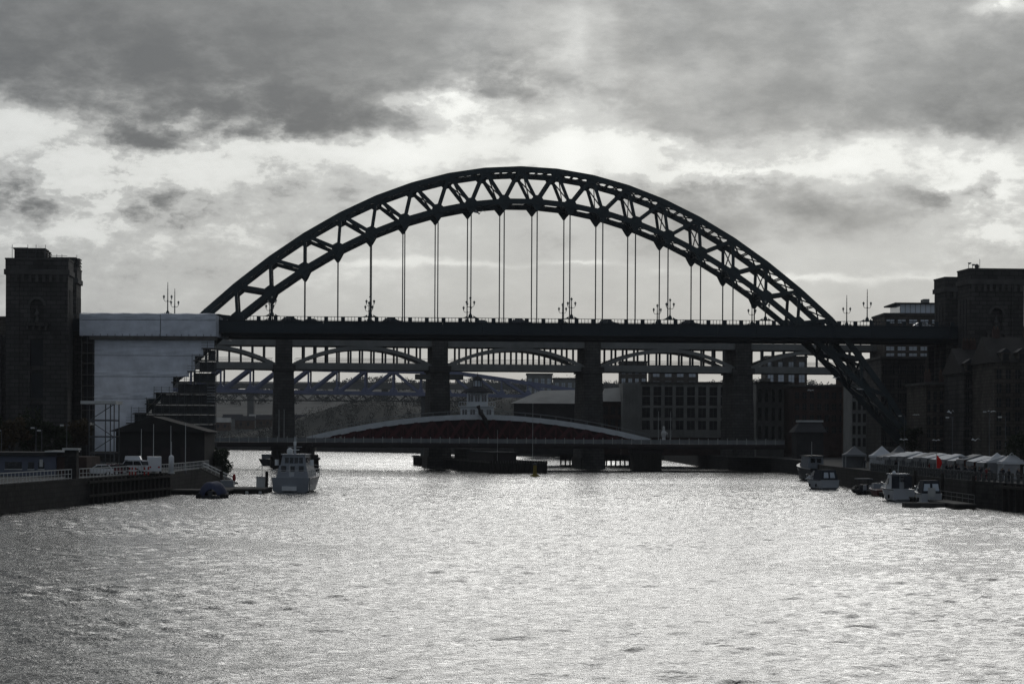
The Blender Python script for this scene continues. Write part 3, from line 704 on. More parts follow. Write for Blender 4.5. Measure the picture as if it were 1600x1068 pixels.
for a, b_ in zip(PIERS, PIERS[1:]):
    a2, b2 = a + 2.17, b_ - 2.17
    for t in (0.0, HW):
        t0, t1 = t - .4, t + .4
        hbx(a + 3.02, b_ - 3.02, t0 - .1, t1 + .1, 17.1, 18.9, 'road_girder', 'iron_grey')
        hbx(a2, b2, t0 - .2, t1 + .2, 23.45, 24.9, 'rail_girder', 'iron_grey')
        hbx(a2, b2, t - .15, t + .15, 24.92, 25.15, 'rail_cornice', 'iron_grey')
        n = 18; pts = []
        for i in range(n + 1):
            q = i / n; s = a2 + (b2 - a2) * q; z = 18.2 + (23.05 - 18.2) * (1 - (2 * q - 1) ** 2); pts.append((s, z))
        m = MB(); vs_ = []
        for s, z in pts: vs_ += [Hp(s, t - .45, z - .5), Hp(s, t + .45, z - .5), Hp(s, t + .45, z + .5), Hp(s, t - .45, z + .5)]
        fs = []
        for k in range(n): fs += [(k * 4 + i, k * 4 + (i + 1) % 4, k * 4 + 4 + (i + 1) % 4, k * 4 + 4 + i) for i in range(4)]
        m.add(vs_, fs); m.part('bow_rib', 'iron_grey', hl)
        nc = 12
        for i in range(1, nc):
            s = a2 + (b2 - a2) * i / nc; hbx(s - .26, s + .26, t - .26, t + .26, 18.91, 23.44, 'column', 'iron_dark')
        # parapets: posts and rails on both decks
        for i in range(nc + 1):
            s = a2 + (b2 - a2) * i / nc; hbx(s - .12, s + .12, t - .1, t + .1, 25.16, 25.95, 'parapet_post', 'iron_dark')
        hbx(a2, b2, t - .09, t + .09, 25.96, 26.06, 'hand_rail', 'iron_dark')
        hbx(a + 3.02, b_ - 3.02, t - .08, t + .08, 20.05, 20.15, 'hand_rail', 'iron_dark')
        hbx(a + 3.02, b_ - 3.02, t - .06, t + .06, 19.35, 19.45, 'hand_rail', 'iron_dark')
    hbx(a + 3.02, b_ - 3.02, .55, HW - .55, 17.5, 18.6, 'road_deck', 'iron_dark')
    hbx(a2, b2, .65, HW - .65, 23.5, 24.2, 'rail_deck', 'iron_dark')
hbx(-22.4, -26.4, -2.6, 1, 14.6, 16.0, 'inspection_cradle', 'iron_dark'); hbx(-17.2, -13.6, -2.6, 1, 14.6, 16.0, 'inspection_cradle', 'iron_dark')

# ================================================================== blue truss rail bridge
qe = thing('blue_truss_bridge', 'slate-blue steel truss railway bridge seen beneath the two-deck bridge', 'bridge', (-40, 745, 0))
QA = P(250, 608, 725); QB = P(905, 620, 790)
def Qp(q, t, z): return Vector((QA.x + (QB.x - QA.x) * q, QA.y + (QB.y - QA.y) * q + t, z))
LQ = (QB - QA).length; nbay = 15
def qlow(q): return QA.z + (QB.z - QA.z) * q
def qtop(q):
    base = QA.z + 7.2 + (QB.z + 7.4 - QA.z - 7.2) * q
    return base - 5.4 * max(0, (q - .67) / .33) ** 1.1
for t in (0.0, 9.0):
    for i in range(nbay):
        a, c = i / nbay, (i + 1) / nbay
        MB().beam(Qp(a, t, qlow(a)), Qp(c, t, qlow(c)), .7, 1.05).part('bottom_chord', 'blue_steel', qe)
        MB().beam(Qp(a, t, qtop(a)), Qp(c, t, qtop(c)), .7, 1.1).part('top_chord', 'blue_steel', qe)
        MB().beam(Qp(a, t, qlow(a)), Qp(a, t, qtop(a)), .5, .55, (1, 0, 0)).part('truss_post', 'blue_steel', qe)
        if i < 8: MB().beam(Qp(a, t, qlow(a)), Qp(c, t, qtop(c)), .5, .8).part('diagonal', 'blue_steel', qe)
        else: MB().beam(Qp(a, t, qtop(a)), Qp(c, t, qlow(c)), .5, .8).part('diagonal', 'blue_steel', qe)
        g_ = Qp(a, t, qlow(a)); dirx = (Qp(c, t, qlow(c)) - g_).normalized()
        MB().prism([g_ - dirx * 1.7 + Vector((0, -.3, .2)), g_ + dirx * 1.7 + Vector((0, -.3, .2)), g_ + dirx * .6 + Vector((0, -.3, 1.9)), g_ - dirx * .4 + Vector((0, -.3, 1.9))], (0, .6, 0)).part('gusset_plate', 'blue_steel', qe)
MB().hexa([Qp(0, .4, qtop(0) - .3), Qp(.66, .4, qtop(.66) - .3), Qp(.66, 8.6, qtop(.66) - .3), Qp(0, 8.6, qtop(0) - .3)], [Qp(0, .4, qtop(0) + .2), Qp(.66, .4, qtop(.66) + .2), Qp(.66, 8.6, qtop(.66) + .2), Qp(0, 8.6, qtop(0) + .2)]).part('track_deck', 'far_lattice', qe)
for q in (.61,):
    p = Qp(q, 4.5, 0); MB().hexa([p + Vector((-1.3, -4, -1)), p + Vector((1.3, -4, -1)), p + Vector((1.3, 4, -1)), p + Vector((-1.3, 4, -1))], [p + Vector((-1.1, -4, qlow(q) - .6)), p + Vector((1.1, -4, qlow(q) - .6)), p + Vector((1.1, 4, qlow(q) - .6)), p + Vector((-1.1, 4, qlow(q) - .6))]).part('pier', 'concrete_far', qe)

# ================================================================== lattice girder bridge and concrete bridge far upstream
ke = thing('lattice_rail_bridge', 'grey lattice girder railway bridge on a square stone pier, far upstream', 'bridge', (-60, 1400, 0))
KY = 1400; za, zb = Zp(626, KY, 450), Zp(614, KY, 450)
x0, x1 = Xp(250, KY), Xp(780, KY); n = 44
for t in (0, 12):
    MB().box(x0, x1, KY + t - .3, KY + t + .3, za, za + .6).part('bottom_chord', 'far_lattice', ke)
    MB().box(x0, x1, KY + t - .3, KY + t + .3, zb - .7, zb).part('top_chord', 'far_lattice', ke)
    for i in range(n):
        a = x0 + (x1 - x0) * i / n; c = x0 + (x1 - x0) * (i + 1) / n
        p, q = ((a, za + .3), (c, zb - .35)) if i % 2 else ((a, zb - .35), (c, za + .3))
        MB().beam((p[0], KY + t, p[1]), (q[0], KY + t, q[1]), .35, .45).part('lattice_bar', 'far_lattice', ke)
MB().box(x0, x1, KY + .4, KY + 11.6, zb - .6, zb - .1).part('track_deck', 'far_lattice', ke)
xa, xb = Xp(547, KY), Xp(571, KY)
MB().hexa([(xa - .4, KY - 1, -1), (xb + .4, KY - 1, -1), (xb + .4, KY + 14, -1), (xa - .4, KY + 14, -1)], [(xa + .2, KY - .6, za - 1.9), (xb - .2, KY - .6, za - 1.9), (xb - .2, KY + 13, za - 1.9), (xa + .2, KY + 13, za - 1.9)]).part('pier', 'stone_pier', ke)
MB().box(xa - .3, xb + .3, KY - 1.3, KY + 13.6, za - 1.89, za - .02).part('pier_cap', 'stone_pier', ke)
rb = thing('concrete_bridge', 'flat concrete road bridge crossing the valley in front of the far ridge', 'bridge', (-60, 1750, 0))
RY = 1750; MB().box(Xp(60, RY), Xp(1250, RY), RY, RY + 14, Zp(607, RY, 500), Zp(598.5, RY, 500)).part('deck', 'concrete_far', rb)
MB().box(Xp(60, RY), Xp(1250, RY), RY - .3, RY, Zp(598.4, RY, 500), Zp(596.5, RY, 500)).part('parapet', 'concrete_far', rb)
for x in (390, 600, 900): MB().box(Xp(x - 5, RY), Xp(x + 5, RY), RY + 3, RY + 11, -1, Zp(607.2, RY, 500)).part('pier', 'concrete_far', rb)

# ================================================================== low swing bridge
SY = 612.0
def sx_(x): return Xp(x, SY, 680)
swing = thing('swing_bridge', 'low swing bridge with white hogback chords and dark red lattice sides', 'bridge', (sx_(747), SY + 5, 0))
def swb(x0, x1, y0, y1, z0, z1, nm, m_, par=None): return MB().box(x0, x1, y0, y1, z0, z1).part(nm, m_, par or swing)
zd = Zp(690, SY, 747)                      # footway level
zg = Zp(700, SY, 747)
xc = sx_(747); half = (sx_(1015) - sx_(480)) / 2; zt = Zp(651, SY, 747)
def chord_z(x): return zt - (zt - zd - .5) * abs((x - xc) / half) ** 1.9
for y in (SY + 1.0, SY + 13.0):
    n = 22; xs_ = [xc - half + 2 * half * i / n for i in range(n + 1)]
    for a, c in zip(xs_, xs_[1:]):
        MB().beam((a, y, chord_z(a)), (c, y, chord_z(c)), .9, 1.25).part('hogback_chord', 'swing_white', swing)
    for i, a in enumerate(xs_[1:-1]):
        if chord_z(a) - zd < 1.3: continue
        MB().beam((a, y, zd - .5), (a, y, chord_z(a) - .5), .25, .3).part('lattice_post', 'swing_red', swing)
        b_ = xs_[i + 2]; 
        if chord_z(b_) - zd > .9:
            MB().beam((a, y, zd - .4), (b_, y, chord_z(b_) - .5), .22, .75).part('lattice_bar', 'swing_red', swing)
            MB().beam((a, y + .25, chord_z(a) - .5), (b_, y + .25, zd - .4), .16, .3).part('lattice_bar', 'swing_red', swing)
    if y > SY + 5:
        poly = [(xs_[2], y + .45, zd - .3)] + [(a, y + .45, chord_z(a) - .55) for a in xs_[2:-2]] + [(xs_[-3], y + .45, zd - .3)]
        MB().prism(poly, (0, .12, 0)).part('plate_web', 'swing_red_web', swing)
    for i in range(0, n + 1):
        a = xs_[i]; MB().tube((a, y, chord_z(a) + .5), (a, y, chord_z(a) + 1.6), .04, n=5).part('rail_post', 'fence_grey', swing)
    MB().path([(a, y, chord_z(a) + 1.6) for a in xs_], .045, 5).part('hand_rail', 'fence_grey', swing)
xl, xr = sx_(300), sx_(1224)
swb(xl, xr, SY - 2.2, SY + 16, zg + .1, zd - .35, 'deck_girder', 'swing_dark')
swb(xl, xr, SY - 2.5, SY - 2.21, zd - 1.1, zd - .36, 'girder_flange', 'swing_dark')
n = 62; wp = (xr - xl) / n
fm = MB().box(-wp / 2 + .06, wp / 2 - .06, -.05, .05, 0, 1.1).mesh('fence_panel', 'fence_grey')
fp = MB().box(-.07, .07, -.1, .1, -.3, 1.5).mesh('fence_post', 'off_white')
for i in range(n):
    share('fence_panel', fm, swing, (xl + wp * (i + .5), SY - 2.3, zd - .3)); share('fence_post', fp, swing, (xl + wp * i, SY - 2.34, zd - .3))
# control house with gallery and lantern
ch0, ch1 = sx_(718), sx_(770); zh = Zp(649, SY, 747)
house = swb(ch0, ch1, SY + 3.5, SY + 10.5, zh - .8, zh + 2.3, 'control_house', 'swing_white')
swb(ch0 - .5, ch1 + .5, SY + 3.0, SY + 11, zh + 2.31, zh + 2.5, 'gallery_floor', 'swing_white')
for i in range(15):
    a = ch0 - .4 + (ch1 - ch0 + .8) * i / 14; swb(a - .05, a + .05, SY + 3.05, SY + 3.15, zh + 2.51, zh + 3.5, 'gallery_baluster', 'swing_white')
swb(ch0 - .45, ch1 + .45, SY + 3.02, SY + 3.18, zh + 3.51, zh + 3.62, 'gallery_rail', 'swing_white')
u0, u1 = sx_(728), sx_(761)
swb(u0, u1, SY + 4.6, SY + 9.4, zh + 2.51, zh + 6.0, 'upper_cabin', 'swing_white')
for i in range(3):
    a = u0 + .35 + i * 1.75; w_ = swb(a, a + 1.25, SY + 4.52, SY + 4.59, zh + 3.7, zh + 5.5, 'window', 'glass_dark'); swb(a + .58, a + .67, SY + 4.47, SY + 4.515, zh + 3.7, zh + 5.5, 'glazing_bar', 'swing_white', w_)
for i in range(4):
    a = ch0 + .5 + i * 2.1; w_ = swb(a, a + 1.2, SY + 3.42, SY + 3.49, zh - .3, zh + 1.6, 'window', 'glass_dark'); swb(a + .55, a + .65, SY + 3.37, SY + 3.415, zh - .3, zh + 1.6, 'glazing_bar', 'swing_white', w_)
rf = MB().lathe(((u0 + u1) / 2, SY + 7, zh + 6.01), [(4.2, 0), (4.1, .25), (3.0, 1.0), (1.6, 1.5), (1.4, 1.7)], 8).part('roof', 'roof_slate', swing)
MB().lathe(((u0 + u1) / 2, SY + 7, zh + 7.7), [(1.15, 0), (1.1, 1.5)], 8).part('lantern_room', 'glass_sky', swing)
for i in range(8):
    a = 2 * math.pi * i / 8; MB().beam(((u0 + u1) / 2 + 1.18 * math.cos(a), SY + 7 + 1.18 * math.sin(a), zh + 7.7), ((u0 + u1) / 2 + 1.13 * math.cos(a), SY + 7 + 1.13 * math.sin(a), zh + 9.2), .16, .16).part('lantern_mullion', 'swing_dark', swing)
MB().lathe(((u0 + u1) / 2, SY + 7, zh + 9.2), [(1.45, 0), (1.3, .25), (.9, .8), (.35, 1.15), (.08, 1.3), (.05, 2.1)], 10).part('dome', 'roof_slate', swing)
MB().path([(sx_(746), SY - .2, Zp(634, SY)), (sx_(750), SY - .5, Zp(645, SY)), (sx_(757), SY - .8, Zp(655, SY)), (sx_(762), SY - .9, Zp(672, SY))], [.55, .65, .6, .3], 8).part('dark_diagonal', 'swing_dark', swing, True)  # dark slanting shape across the white chord; what it is stays open
# piers of the swing bridge
for x0, x1, lab in ((426, 482, 'dark square timber-faced pier under the left end of the swing bridge'), (989, 1033, 'dark square timber-faced pier under the right end of the swing bridge')):
    pr = thing('bridge_pier', lab, 'pier', (sx_((x0 + x1) / 2), SY + 6, 0)); a, c = sx_(x0), sx_(x1)
    MB().box(a, c, SY - 1, SY + 18, -1, zg - .9).part('pier_body', 'timber_wet', pr)
    MB().box(a - .4, c + .4, SY - 1.4, SY + 18.4, zg - .89, zg + .08).part('pier_cap', 'swing_dark', pr)
    k = int((c - a) / .9)
    for i in range(k + 1): MB().box(a + (c - a - .35) * i / k, a + (c - a - .35) * i / k + .35, SY - 1.25, SY - 1.02, -1, zg - 1.0).part('fender_pile', 'timber_wet', pr)
# long timber jetty round the turning pier
JD = Vector((-26.2, 146, 0)).normalized(); JN = Vector((JD.y, -JD.x, 0)); J0 = Vector((-4.9, 562, 0))
jet = thing('timber_jetty', 'long dark timber jetty carrying the swing bridge turntable in mid-river', 'jetty', J0)
def Jp(a, c, z): return J0 + JD * a + JN * c + Vector((0, 0, z))
def jbx(a0, a1, c0, c1, z0, z1, nm, m_): return MB().hexa([Jp(a0, c0, z0), Jp(a0, c1, z0), Jp(a1, c1, z0), Jp(a1, c0, z0)], [Jp(a0, c0, z1), Jp(a0, c1, z1), Jp(a1, c1, z1), Jp(a1, c0, z1)]).part(nm, m_, jet)
jbx(0, 140, 0, 13.6, 2.3, 2.75, 'deck', 'timber_deck'); jbx(.4, 139, .4, 13.2, -1, 2.29, 'core', 'timber_wet')
for i in range(22):
    c = 13.3 * i / 21; jbx(-.05, .38, c - .17, c + .25, -1, 2.9, 'pile', 'timber_wet')
for i in range(1, 60):
    a = 138 * i / 60; jbx(a - .2, a + .2, -.1, .38, -1, 2.9, 'pile', 'timber_wet')
for i in range(12):
    c = 7.0 + 6.4 * i / 11; MB().tube(Jp(.3, c, 2.75), Jp(.3, c, 3.8), .045, n=5).part('rail_post', 'fence_grey', jet)
for z in (3.3, 3.8): MB().tube(Jp(.3, 7, z), Jp(.3, 13.4, z), .04, n=5).part('hand_rail', 'fence_grey', jet)
jbx(3, 40, 1.0, 6.6, 2.76, 4.7, 'machine_house', 'swing_dark'); jbx(2.6, 40.4, .6, 7, 4.71, 4.95, 'house_roof', 'roof_slate')
jbx(40.5, 70, 2, 11.6, 2.76, zg - .2, 'turntable_drum', 'stone_pier')
for a, c, h_ in ((8, 11.5, 14.5), (3, 2, 7.5)): MB().tube(Jp(a, c, 2.7), Jp(a, c, 2.7 + h_), .07, .04, 6).part('mast', 'off_white', jet)
b_ = PW(835, 744); buoy = thing('channel_buoy', 'small yellow channel marker post on a float off the jetty', 'buoy', b_)
MB().lathe(b_, [(.9, -.4), (1.1, 0), (.9, .35), (.5, .5)], 12).part('float', 'buoy_yellow', buoy, True)
MB().lathe(b_, [(.42, .5), (.38, 2.4), (.34, 2.5)], 10).part('post', 'buoy_yellow', buoy); MB().lathe(b_, [(.5, 2.5), (.5, 2.75), (.1, 3.0)], 10).part('cap', 'iron_dark', buoy)
p = PW(902, 726); dol = thing('timber_dolphin', 'low timber staging with stubby posts between jetty and right pier', 'jetty', p)
xa, xb = Xp(875, p.y), Xp(985, p.y)
MB().box(xa, xb, p.y, p.y + 8, 1.3, 1.8).part('deck', 'timber_deck', dol); MB().box(xa, xb + 1.5, p.y + .31, p.y + 8, 1.81, zg).part('staging_wall', 'timber_wet', dol)
for i in range(16): MB().box(xa + (xb - xa) * i / 15.4, xa + (xb - xa) * i / 15.4 + .45, p.y - .2, p.y + .3, -1, 3.6).part('pile', 'timber_wet', dol)

# ================================================================== cars, vans
def car_model(nm, lab, paint, kind='hatch'):
    c = thing(nm, lab, 'van' if kind == 'van' else 'car')
    if kind == 'van': L, W, prof_, gh = 5.2, 1.95, [(-2.6, .35), (2.6, .35), (2.6, .95), (2.45, 1.2), (1.75, 1.35), (1.15, 2.3), (.9, 2.45), (-2.55, 2.45), (-2.6, 2.3)], [(1.15, 1.45), (1.78, 1.45), (1.22, 2.2), (1.15, 2.2)]
    elif kind == 'four': L, W, prof_, gh = 4.7, 1.9, [(-2.3, .4), (2.35, .4), (2.35, 1.05), (1.3, 1.2), (-2.25, 1.2), (-2.35, 1.0)], [(1.25, 1.19), (.65, 1.85), (-2.1, 1.88), (-2.25, 1.19)]
    else: L, W, prof_, gh = 4.25, 1.76, [(-2.1, .28), (2.1, .28), (2.12, .62), (1.95, .78), (1.0, .95), (-1.95, .98), (-2.1, .8)], [(1.05, .94), (.25, 1.42), (-1.15, 1.46), (-1.9, .97)]
    m = MB(); m.prism([(x, -W / 2, z) for x, z in prof_], (0, W, 0)); m.part('body', paint, c)
    if kind != 'van':
        MB().prism([(x, -W / 2 + .09, z) for x, z in gh], (0, W - .18, 0)).part('windows', 'glass_dark', c)
        tz = gh[1][1]; MB().hexa([(gh[2][0] - .08, -W / 2 + .07, tz - .05), (gh[1][0] + .05, -W / 2 + .07, tz - .05), (gh[1][0] + .05, W / 2 - .07, tz - .05), (gh[2][0] - .08, W / 2 - .07, tz - .05)],
                                 [(gh[2][0], -W / 2 + .16, tz + .06), (gh[1][0] - .1, -W / 2 + .16, tz + .06), (gh[1][0] - .1, W / 2 - .16, tz + .06), (gh[2][0], W / 2 - .16, tz + .06)]).part('roof', paint, c)
        for x0 in (gh[0][0] - .1, (gh[1][0] + gh[2][0]) / 2, gh[3][0] + .1):
            x1 = x0 + (gh[1][0] - gh[0][0] if x0 > .3 else (.35 if x0 < -1 else 0))
            for sy in (-1, 1): MB().beam((x0, sy * (W / 2 - .085), gh[0][1]), (x1, sy * (W / 2 - .085), tz), .05, .1).part('pillar', paint, c)
    else:
        for sy in (-1, 1): MB().prism([(x, sy * (W / 2 + .004) - (.0 if sy > 0 else .02), z) for x, z in ((.35, 1.4), (1.6, 1.4), (1.1, 2.2), (.35, 2.2))], (0, .02, 0)).part('side_window', 'glass_dark', c)
        MB().hexa([(1.79, -.85, 1.38), (1.83, -.85, 1.38), (1.83, .85, 1.38), (1.79, .85, 1.38)], [(1.2, -.8, 2.26), (1.24, -.8, 2.26), (1.24, .8, 2.26), (1.2, .8, 2.26)]).part('windscreen', 'glass_dark', c)
    r = .36 if kind == 'van' else (.40 if kind == 'four' else .31)
    for x in (-L * .30, L * .31):
        for sy in (-1, 1):
            w_ = MB().tube((x, sy * (W / 2 - .2), r), (x, sy * (W / 2 + .02), r), r, n=14).part('wheel', 'rubber', c); MB().tube((x, sy * (W / 2 + .021), r), (x, sy * (W / 2 + .035), r), r * .6, n=10).part('rim', 'chrome', w_)
    zf = .62 if kind == 'hatch' else .85
    for sy in (-.62, .62):
        MB().box(L / 2 - .06, L / 2 + .03, sy - .17, sy + .17, zf - .1, zf + .06).part('headlight', 'lamp_glass', c); MB().box(-L / 2 - .03, -L / 2 + .06, sy - .15, sy + .15, zf - .02, zf + .2).part('tail_light', 'lamp_red', c)
    return c
CH = car_model('parked_car', 'x', 'car_black'); CV = car_model('delivery_van', 'x', 'car_white', 'van'); CF = car_model('parked_car', 'x', 'car_white', 'four')
first = {}
def put_car(src, key, loc, rz, lab, paint=None, base='car_black', group=None):
    sw = {base: paint} if paint and paint != base else None
    o = dup(src, loc, rz, lab, group, swap=sw); return o
GB = 'vehicles crossing the arch bridge'
for x, t, src, key, paint, base, lab, flip in (
    (455, 2.4, CH, 'h', 'car_black', 'car_black', 'dark car on the bridge deck just right of the leftmost lamp pair', 0), (481, 9.8, CH, 'h', 'car_grey', 'car_black', 'low dark car on the bridge deck at the leftmost full hanger', 1),
    (613, 2.5, CH, 'h', 'car_black', 'car_black', 'dark car on the bridge deck before the third pair of hangers', 0), (747, 9.5, CH, 'h', 'car_blue', 'car_black', 'dark car on the bridge deck just right of a lamp near mid-span', 1),
    (813, 3, CH, 'h', 'car_grey', 'car_black', 'dark car on the bridge deck under the crown of the arch', 0), (950, 2.6, CH, 'h', 'car_grey', 'car_black', 'dark car on the bridge deck right of the mid-span lamps', 0),
    (1077, 2.5, CH, 'h', 'car_black', 'car_black', 'dark car on the bridge deck left of the arch\'s right haunch', 0), (1442, 2.5, CH, 'h', 'car_white', 'car_black', 'white car on the bridge deck beside the right tower', 0)):
    put_car(src, key, Bp(s_at(x, t), t, 22.16), RZ + (math.pi if flip else 0), lab, paint, base, GB)

# ================================================================== sheeted scaffold over the left end of the arch bridge
WY = 470.0
def wx(x): return Xp(x, WY, 560)
def wz(y, x=230): return Zp(y, WY, x)
sc = thing('sheeted_scaffold', 'scaffold wrapped in pale white sheeting around the left end of the bridge', 'scaffolding', (wx(230), WY + 8, QL))
def sheet(x0, x1, y0, y1, Y, nm='sheet', amp=.10, m_='sheeting'):
    """one taut sheet of wrap with shallow billows between its ties"""
    a, c, zt_, zb_ = wx(x0), wx(x1), wz(y0), wz(y1); nx_, nz = 18, 8; m = MB(); ph = random.uniform(0, 6)
    for j in range(nz + 1):
        for i in range(nx_ + 1):
            q, r_ = i / nx_, j / nz; x = a + (c - a) * q; z = zb_ + (zt_ - zb_) * r_
            d = amp * (math.sin(q * 19 + ph + 2 * r_) * .5 + math.sin(q * 7 - r_ * 5 + ph)) * (math.sin(math.pi * r_) * .8 + .2)
            m.v.append((x, Y - .05 - abs(d), z))
    for j in range(nz):
        for i in range(nx_): k = j * (nx_ + 1) + i; m.f.append((k, k + 1, k + nx_ + 2, k + nx_ + 1)); m.mi.append(0)
    return m.part(nm, m_, sc, True)
# upper box carried past the parapet
for x0, x1 in ((125, 250.5), (251.5, 337)): sheet(x0, x1, 491, 500, WY - 1.1); sheet(x0, x1, 500.6, 525, WY - 1.1)
m = MB(); a, c = wx(125), wx(337); nx_ = 24
for j, (y_, z_) in enumerate(((WY - 1.25, wz(491) + .02), (WY - .5, wz(490)), (WY + 4, wz(487.5)), (WY + 14, wz(486)), (WY + 24, wz(489)), (WY + 25, wz(492)))):
    for i in range(nx_ + 1): m.v.append((a + (c - a) * i / nx_, y_, z_ + .06 * math.sin(i * 1.7 + j)))
for j in range(5):
    for i in range(nx_): k = j * (nx_ + 1) + i; m.f.append((k, k + 1, k + nx_ + 2, k + nx_ + 1)); m.mi.append(0)
m.part('roof_sheet', 'sheeting', sc, True)
for x in (125, 337): MB().box(wx(x) - .04, wx(x) + .04, WY - 1.05, WY + 24.8, wz(525), wz(491.5)).part('end_sheet', 'sheeting', sc)
MB().box(wx(140), wx(336), WY - 1.15, WY + 3, wz(531), wz(525.3)).part('walkway', 'scaffold_board', sc)
for i in range(17):
    x = wx(146 + i * 11.5); MB().tube((x, WY - 1.3, wz(526)), (x, WY - 1.3, wz(522)), .05, n=5).part('tie_tube', 'scaffold_tube', sc)
ROWS = [(529, 543.4, 334), (543, 555.4, 317), (555, 579.4, 304), (579, 588.4, 295), (588, 612.4, 270), (612, 622.8, 243), (622.4, 644.4, 229), (644, 672, 210), (672, 705, 196)]
for y0, y1, xr_ in ROWS: sheet(147, xr_, y0, y1, WY, amp=.13)
for y in (555, 588, 622.4): MB().box(wx(147), wx({555: 304, 588: 270, 622.4: 229}[y]), WY - .14, WY - .02, wz(y + .5), wz(y)).part('seam_batten', 'sheet_seam', sc)
# open lifts stepping down at the right and the narrow bay at the left
LIFTS = [(543, 317), (562, 304), (579, 295), (596, 270), (613, 243), (630, 229), (645, 210), (660, 200), (678, 196)]
for y, x0 in LIFTS:
    MB().box(wx(x0 - 2), wx(336), WY - 1.1, WY + 1.4, wz(y + 1.6), wz(y)).part('platform', 'scaffold_board', sc)
    for dz_ in (.5, 1.0): MB().tube((wx(x0 - 2), WY - 1.12, wz(y) + dz_), (wx(337), WY - 1.12, wz(y) + dz_), .035, n=5).part('guard_rail', 'scaffold_tube', sc)
for i in range(12):
    x = 336 - i * 11.8; tops = [y for y, x0 in LIFTS if x0 - 4 <= x]
    if tops:
        for yy in (WY - 1.1, WY + 1.4): MB().tube((wx(x), yy, QL), (wx(x), yy, wz(min(tops)) + 1.2), .06, n=6).part('standard', 'scaffold_tube', sc)
for k, (y, x0) in enumerate(LIFTS[:-1]):
    y2, x2 = LIFTS[k + 1]
    for q in range(3):
        xa = x0 + (334 - x0) * q / 3; xb = x0 + (334 - x0) * (q + 1) / 3; MB().tube((wx(xa), WY - 1.15, wz(y2)), (wx(xb), WY - 1.15, wz(y)), .04, n=5).part('brace_tube', 'scaffold_tube', sc)
    MB().box(wx(x0 + 6), wx(335), WY + 1.45, WY + 1.5, wz(y2), wz(y + 3)).part('debris_net', 'netting', sc)
for i, y in enumerate((535, 551, 567, 585, 602, 620, 640)):
    MB().box(wx(128), wx(146), WY - 1, WY + 1.5, wz(y + 1.5), wz(y)).part('platform', 'scaffold_board', sc); MB().box(wx(128.5), wx(145.5), WY + 1.52, WY + 1.58, wz(y + 20), wz(y - 1)).part('debris_net', 'wall_dark', sc)
MB().box(wx(126.5), wx(147.5), WY + 1.6, WY + 1.68, wz(548), wz(522)).part('debris_net', 'wall_dark', sc)
for x in (128, 137, 146): MB().tube((wx(x), WY - 1, QL), (wx(x), WY - 1, wz(527)), .06, n=6).part('standard', 'scaffold_tube', sc)
for i in range(6):
    z = wz(606 + i * 4.4); MB().lathe((wx(331), WY - 1.6, z), [(.75, 0), (.85, .12), (.75, .24)], 10).part('stacked_sleeve', 'tent_grey', sc)

# ================================================================== left bank
def lamp_post(name, lab, loc, H, arm=0.6, group=None, m_='scaffold_tube'):
    l = thing(name, lab, 'lamp post', loc, group); L0 = Vector(loc)
    MB().tube(L0, L0 + Vector((0, 0, H)), .08, .05, 7).part('post', m_, l); MB().lathe(L0, [(.16, 0), (.14, .5), (.08, .55)], 8).part('base', m_, l)
    MB().beam(L0 + Vector((-arm, 0, H)), L0 + Vector((arm * .3, 0, H + .05)), .08, .08).part('arm', m_, l)
    MB().box(L0.x - arm - .35, L0.x - arm + .15, L0.y - .15, L0.y + .15, L0.z + H - .12, L0.z + H + .1).part('lamp_head', 'off_white', l); return l
# quay wall facing: piles and capping
def edge_pt(edge, y):
    for (x0, y0), (x1, y1) in zip(edge, edge[1:]):
        if y0 <= y <= y1: return x0 + (x1 - x0) * (y - y0) / (y1 - y0)
    return edge[-1][0]
y = 306.0
pile_me = MB().box(-.22, .35, -.2, .2, -.9, QL - .1).mesh('fender_pile', 'timber_wet')
wall_l = thing('fender_wall', 'dark timber fender piles and beam along the left quay below the white railing', 'fender', (-52, 330, -.9))
while y < 350:
    share('fender_pile', pile_me, wall_l, (edge_pt(LB, y), y, 0)); y += 2.4
for z in (QL - .55, 1.0):
    MB().beam((edge_pt(LB, 303.5) + .4, 303.5, z), (edge_pt(LB, 349.5) + .4, 349.5, z), .25, .3).part('waling_beam', 'timber_wet', wall_l)
pil = thing('quay_pillar', 'square dark brick pillar with pale cap between the two white railings', 'pillar', (edge_pt(LB, 300) - .9, 300, QL))
a = edge_pt(LB, 300) - .9; MB().box(a - .75, a + .75, 299.2, 300.8, -.9, QL + 3.6).part('shaft', 'quay_stone', pil); MB().box(a - 1.0, a + 1.0, 298.9, 301.1, QL + 3.61, QL + 3.85).part('cap', 'off_white', pil)
def railing(name, lab, pts, h_=1.15, pitch=1.5, m_='off_white', group=None):
    r_ = thing(name, lab, 'railing', pts[0], group); acc = 0.0
    for p_, q_ in zip(pts, pts[1:]):
        p_, q_ = Vector(p_), Vector(q_); L = (q_ - p_).length; k = max(1, round(L / pitch))
        for i in range(k + 1):
            if i == k and q_ is not pts[-1] and Vector(pts[-1]) != q_: continue
            a = p_.lerp(q_, i / k); MB().beam(a, a + Vector((0, 0, h_)), .07, .07).part('post', m_, r_)
        for zz, w in ((h_, .11), (h_ * .52, .07), (.12, .07)): MB().beam(p_ + Vector((0, 0, zz)), q_ + Vector((0, 0, zz)), w, w).part('rail', m_, r_)
    return r_
E = lambda y, d=.4: (edge_pt(LB, y) - d, y, QL)
railing('quay_railing', 'white railing along the quay at the lower left edge', [E(232), E(258), E(280), E(298)], 1.2, 1.6)
railing('quay_railing', 'white railing on the quay between brick pillar and sloping gangway', [E(302), E(326), E(350), (-50.9, 372, QL), (-51.2, 400, QL)], 1.2, 1.7)
gw = thing('gangway', 'white railed gangway sloping down from the left quay to the pontoon', 'gangway', (-50, 352, 1))
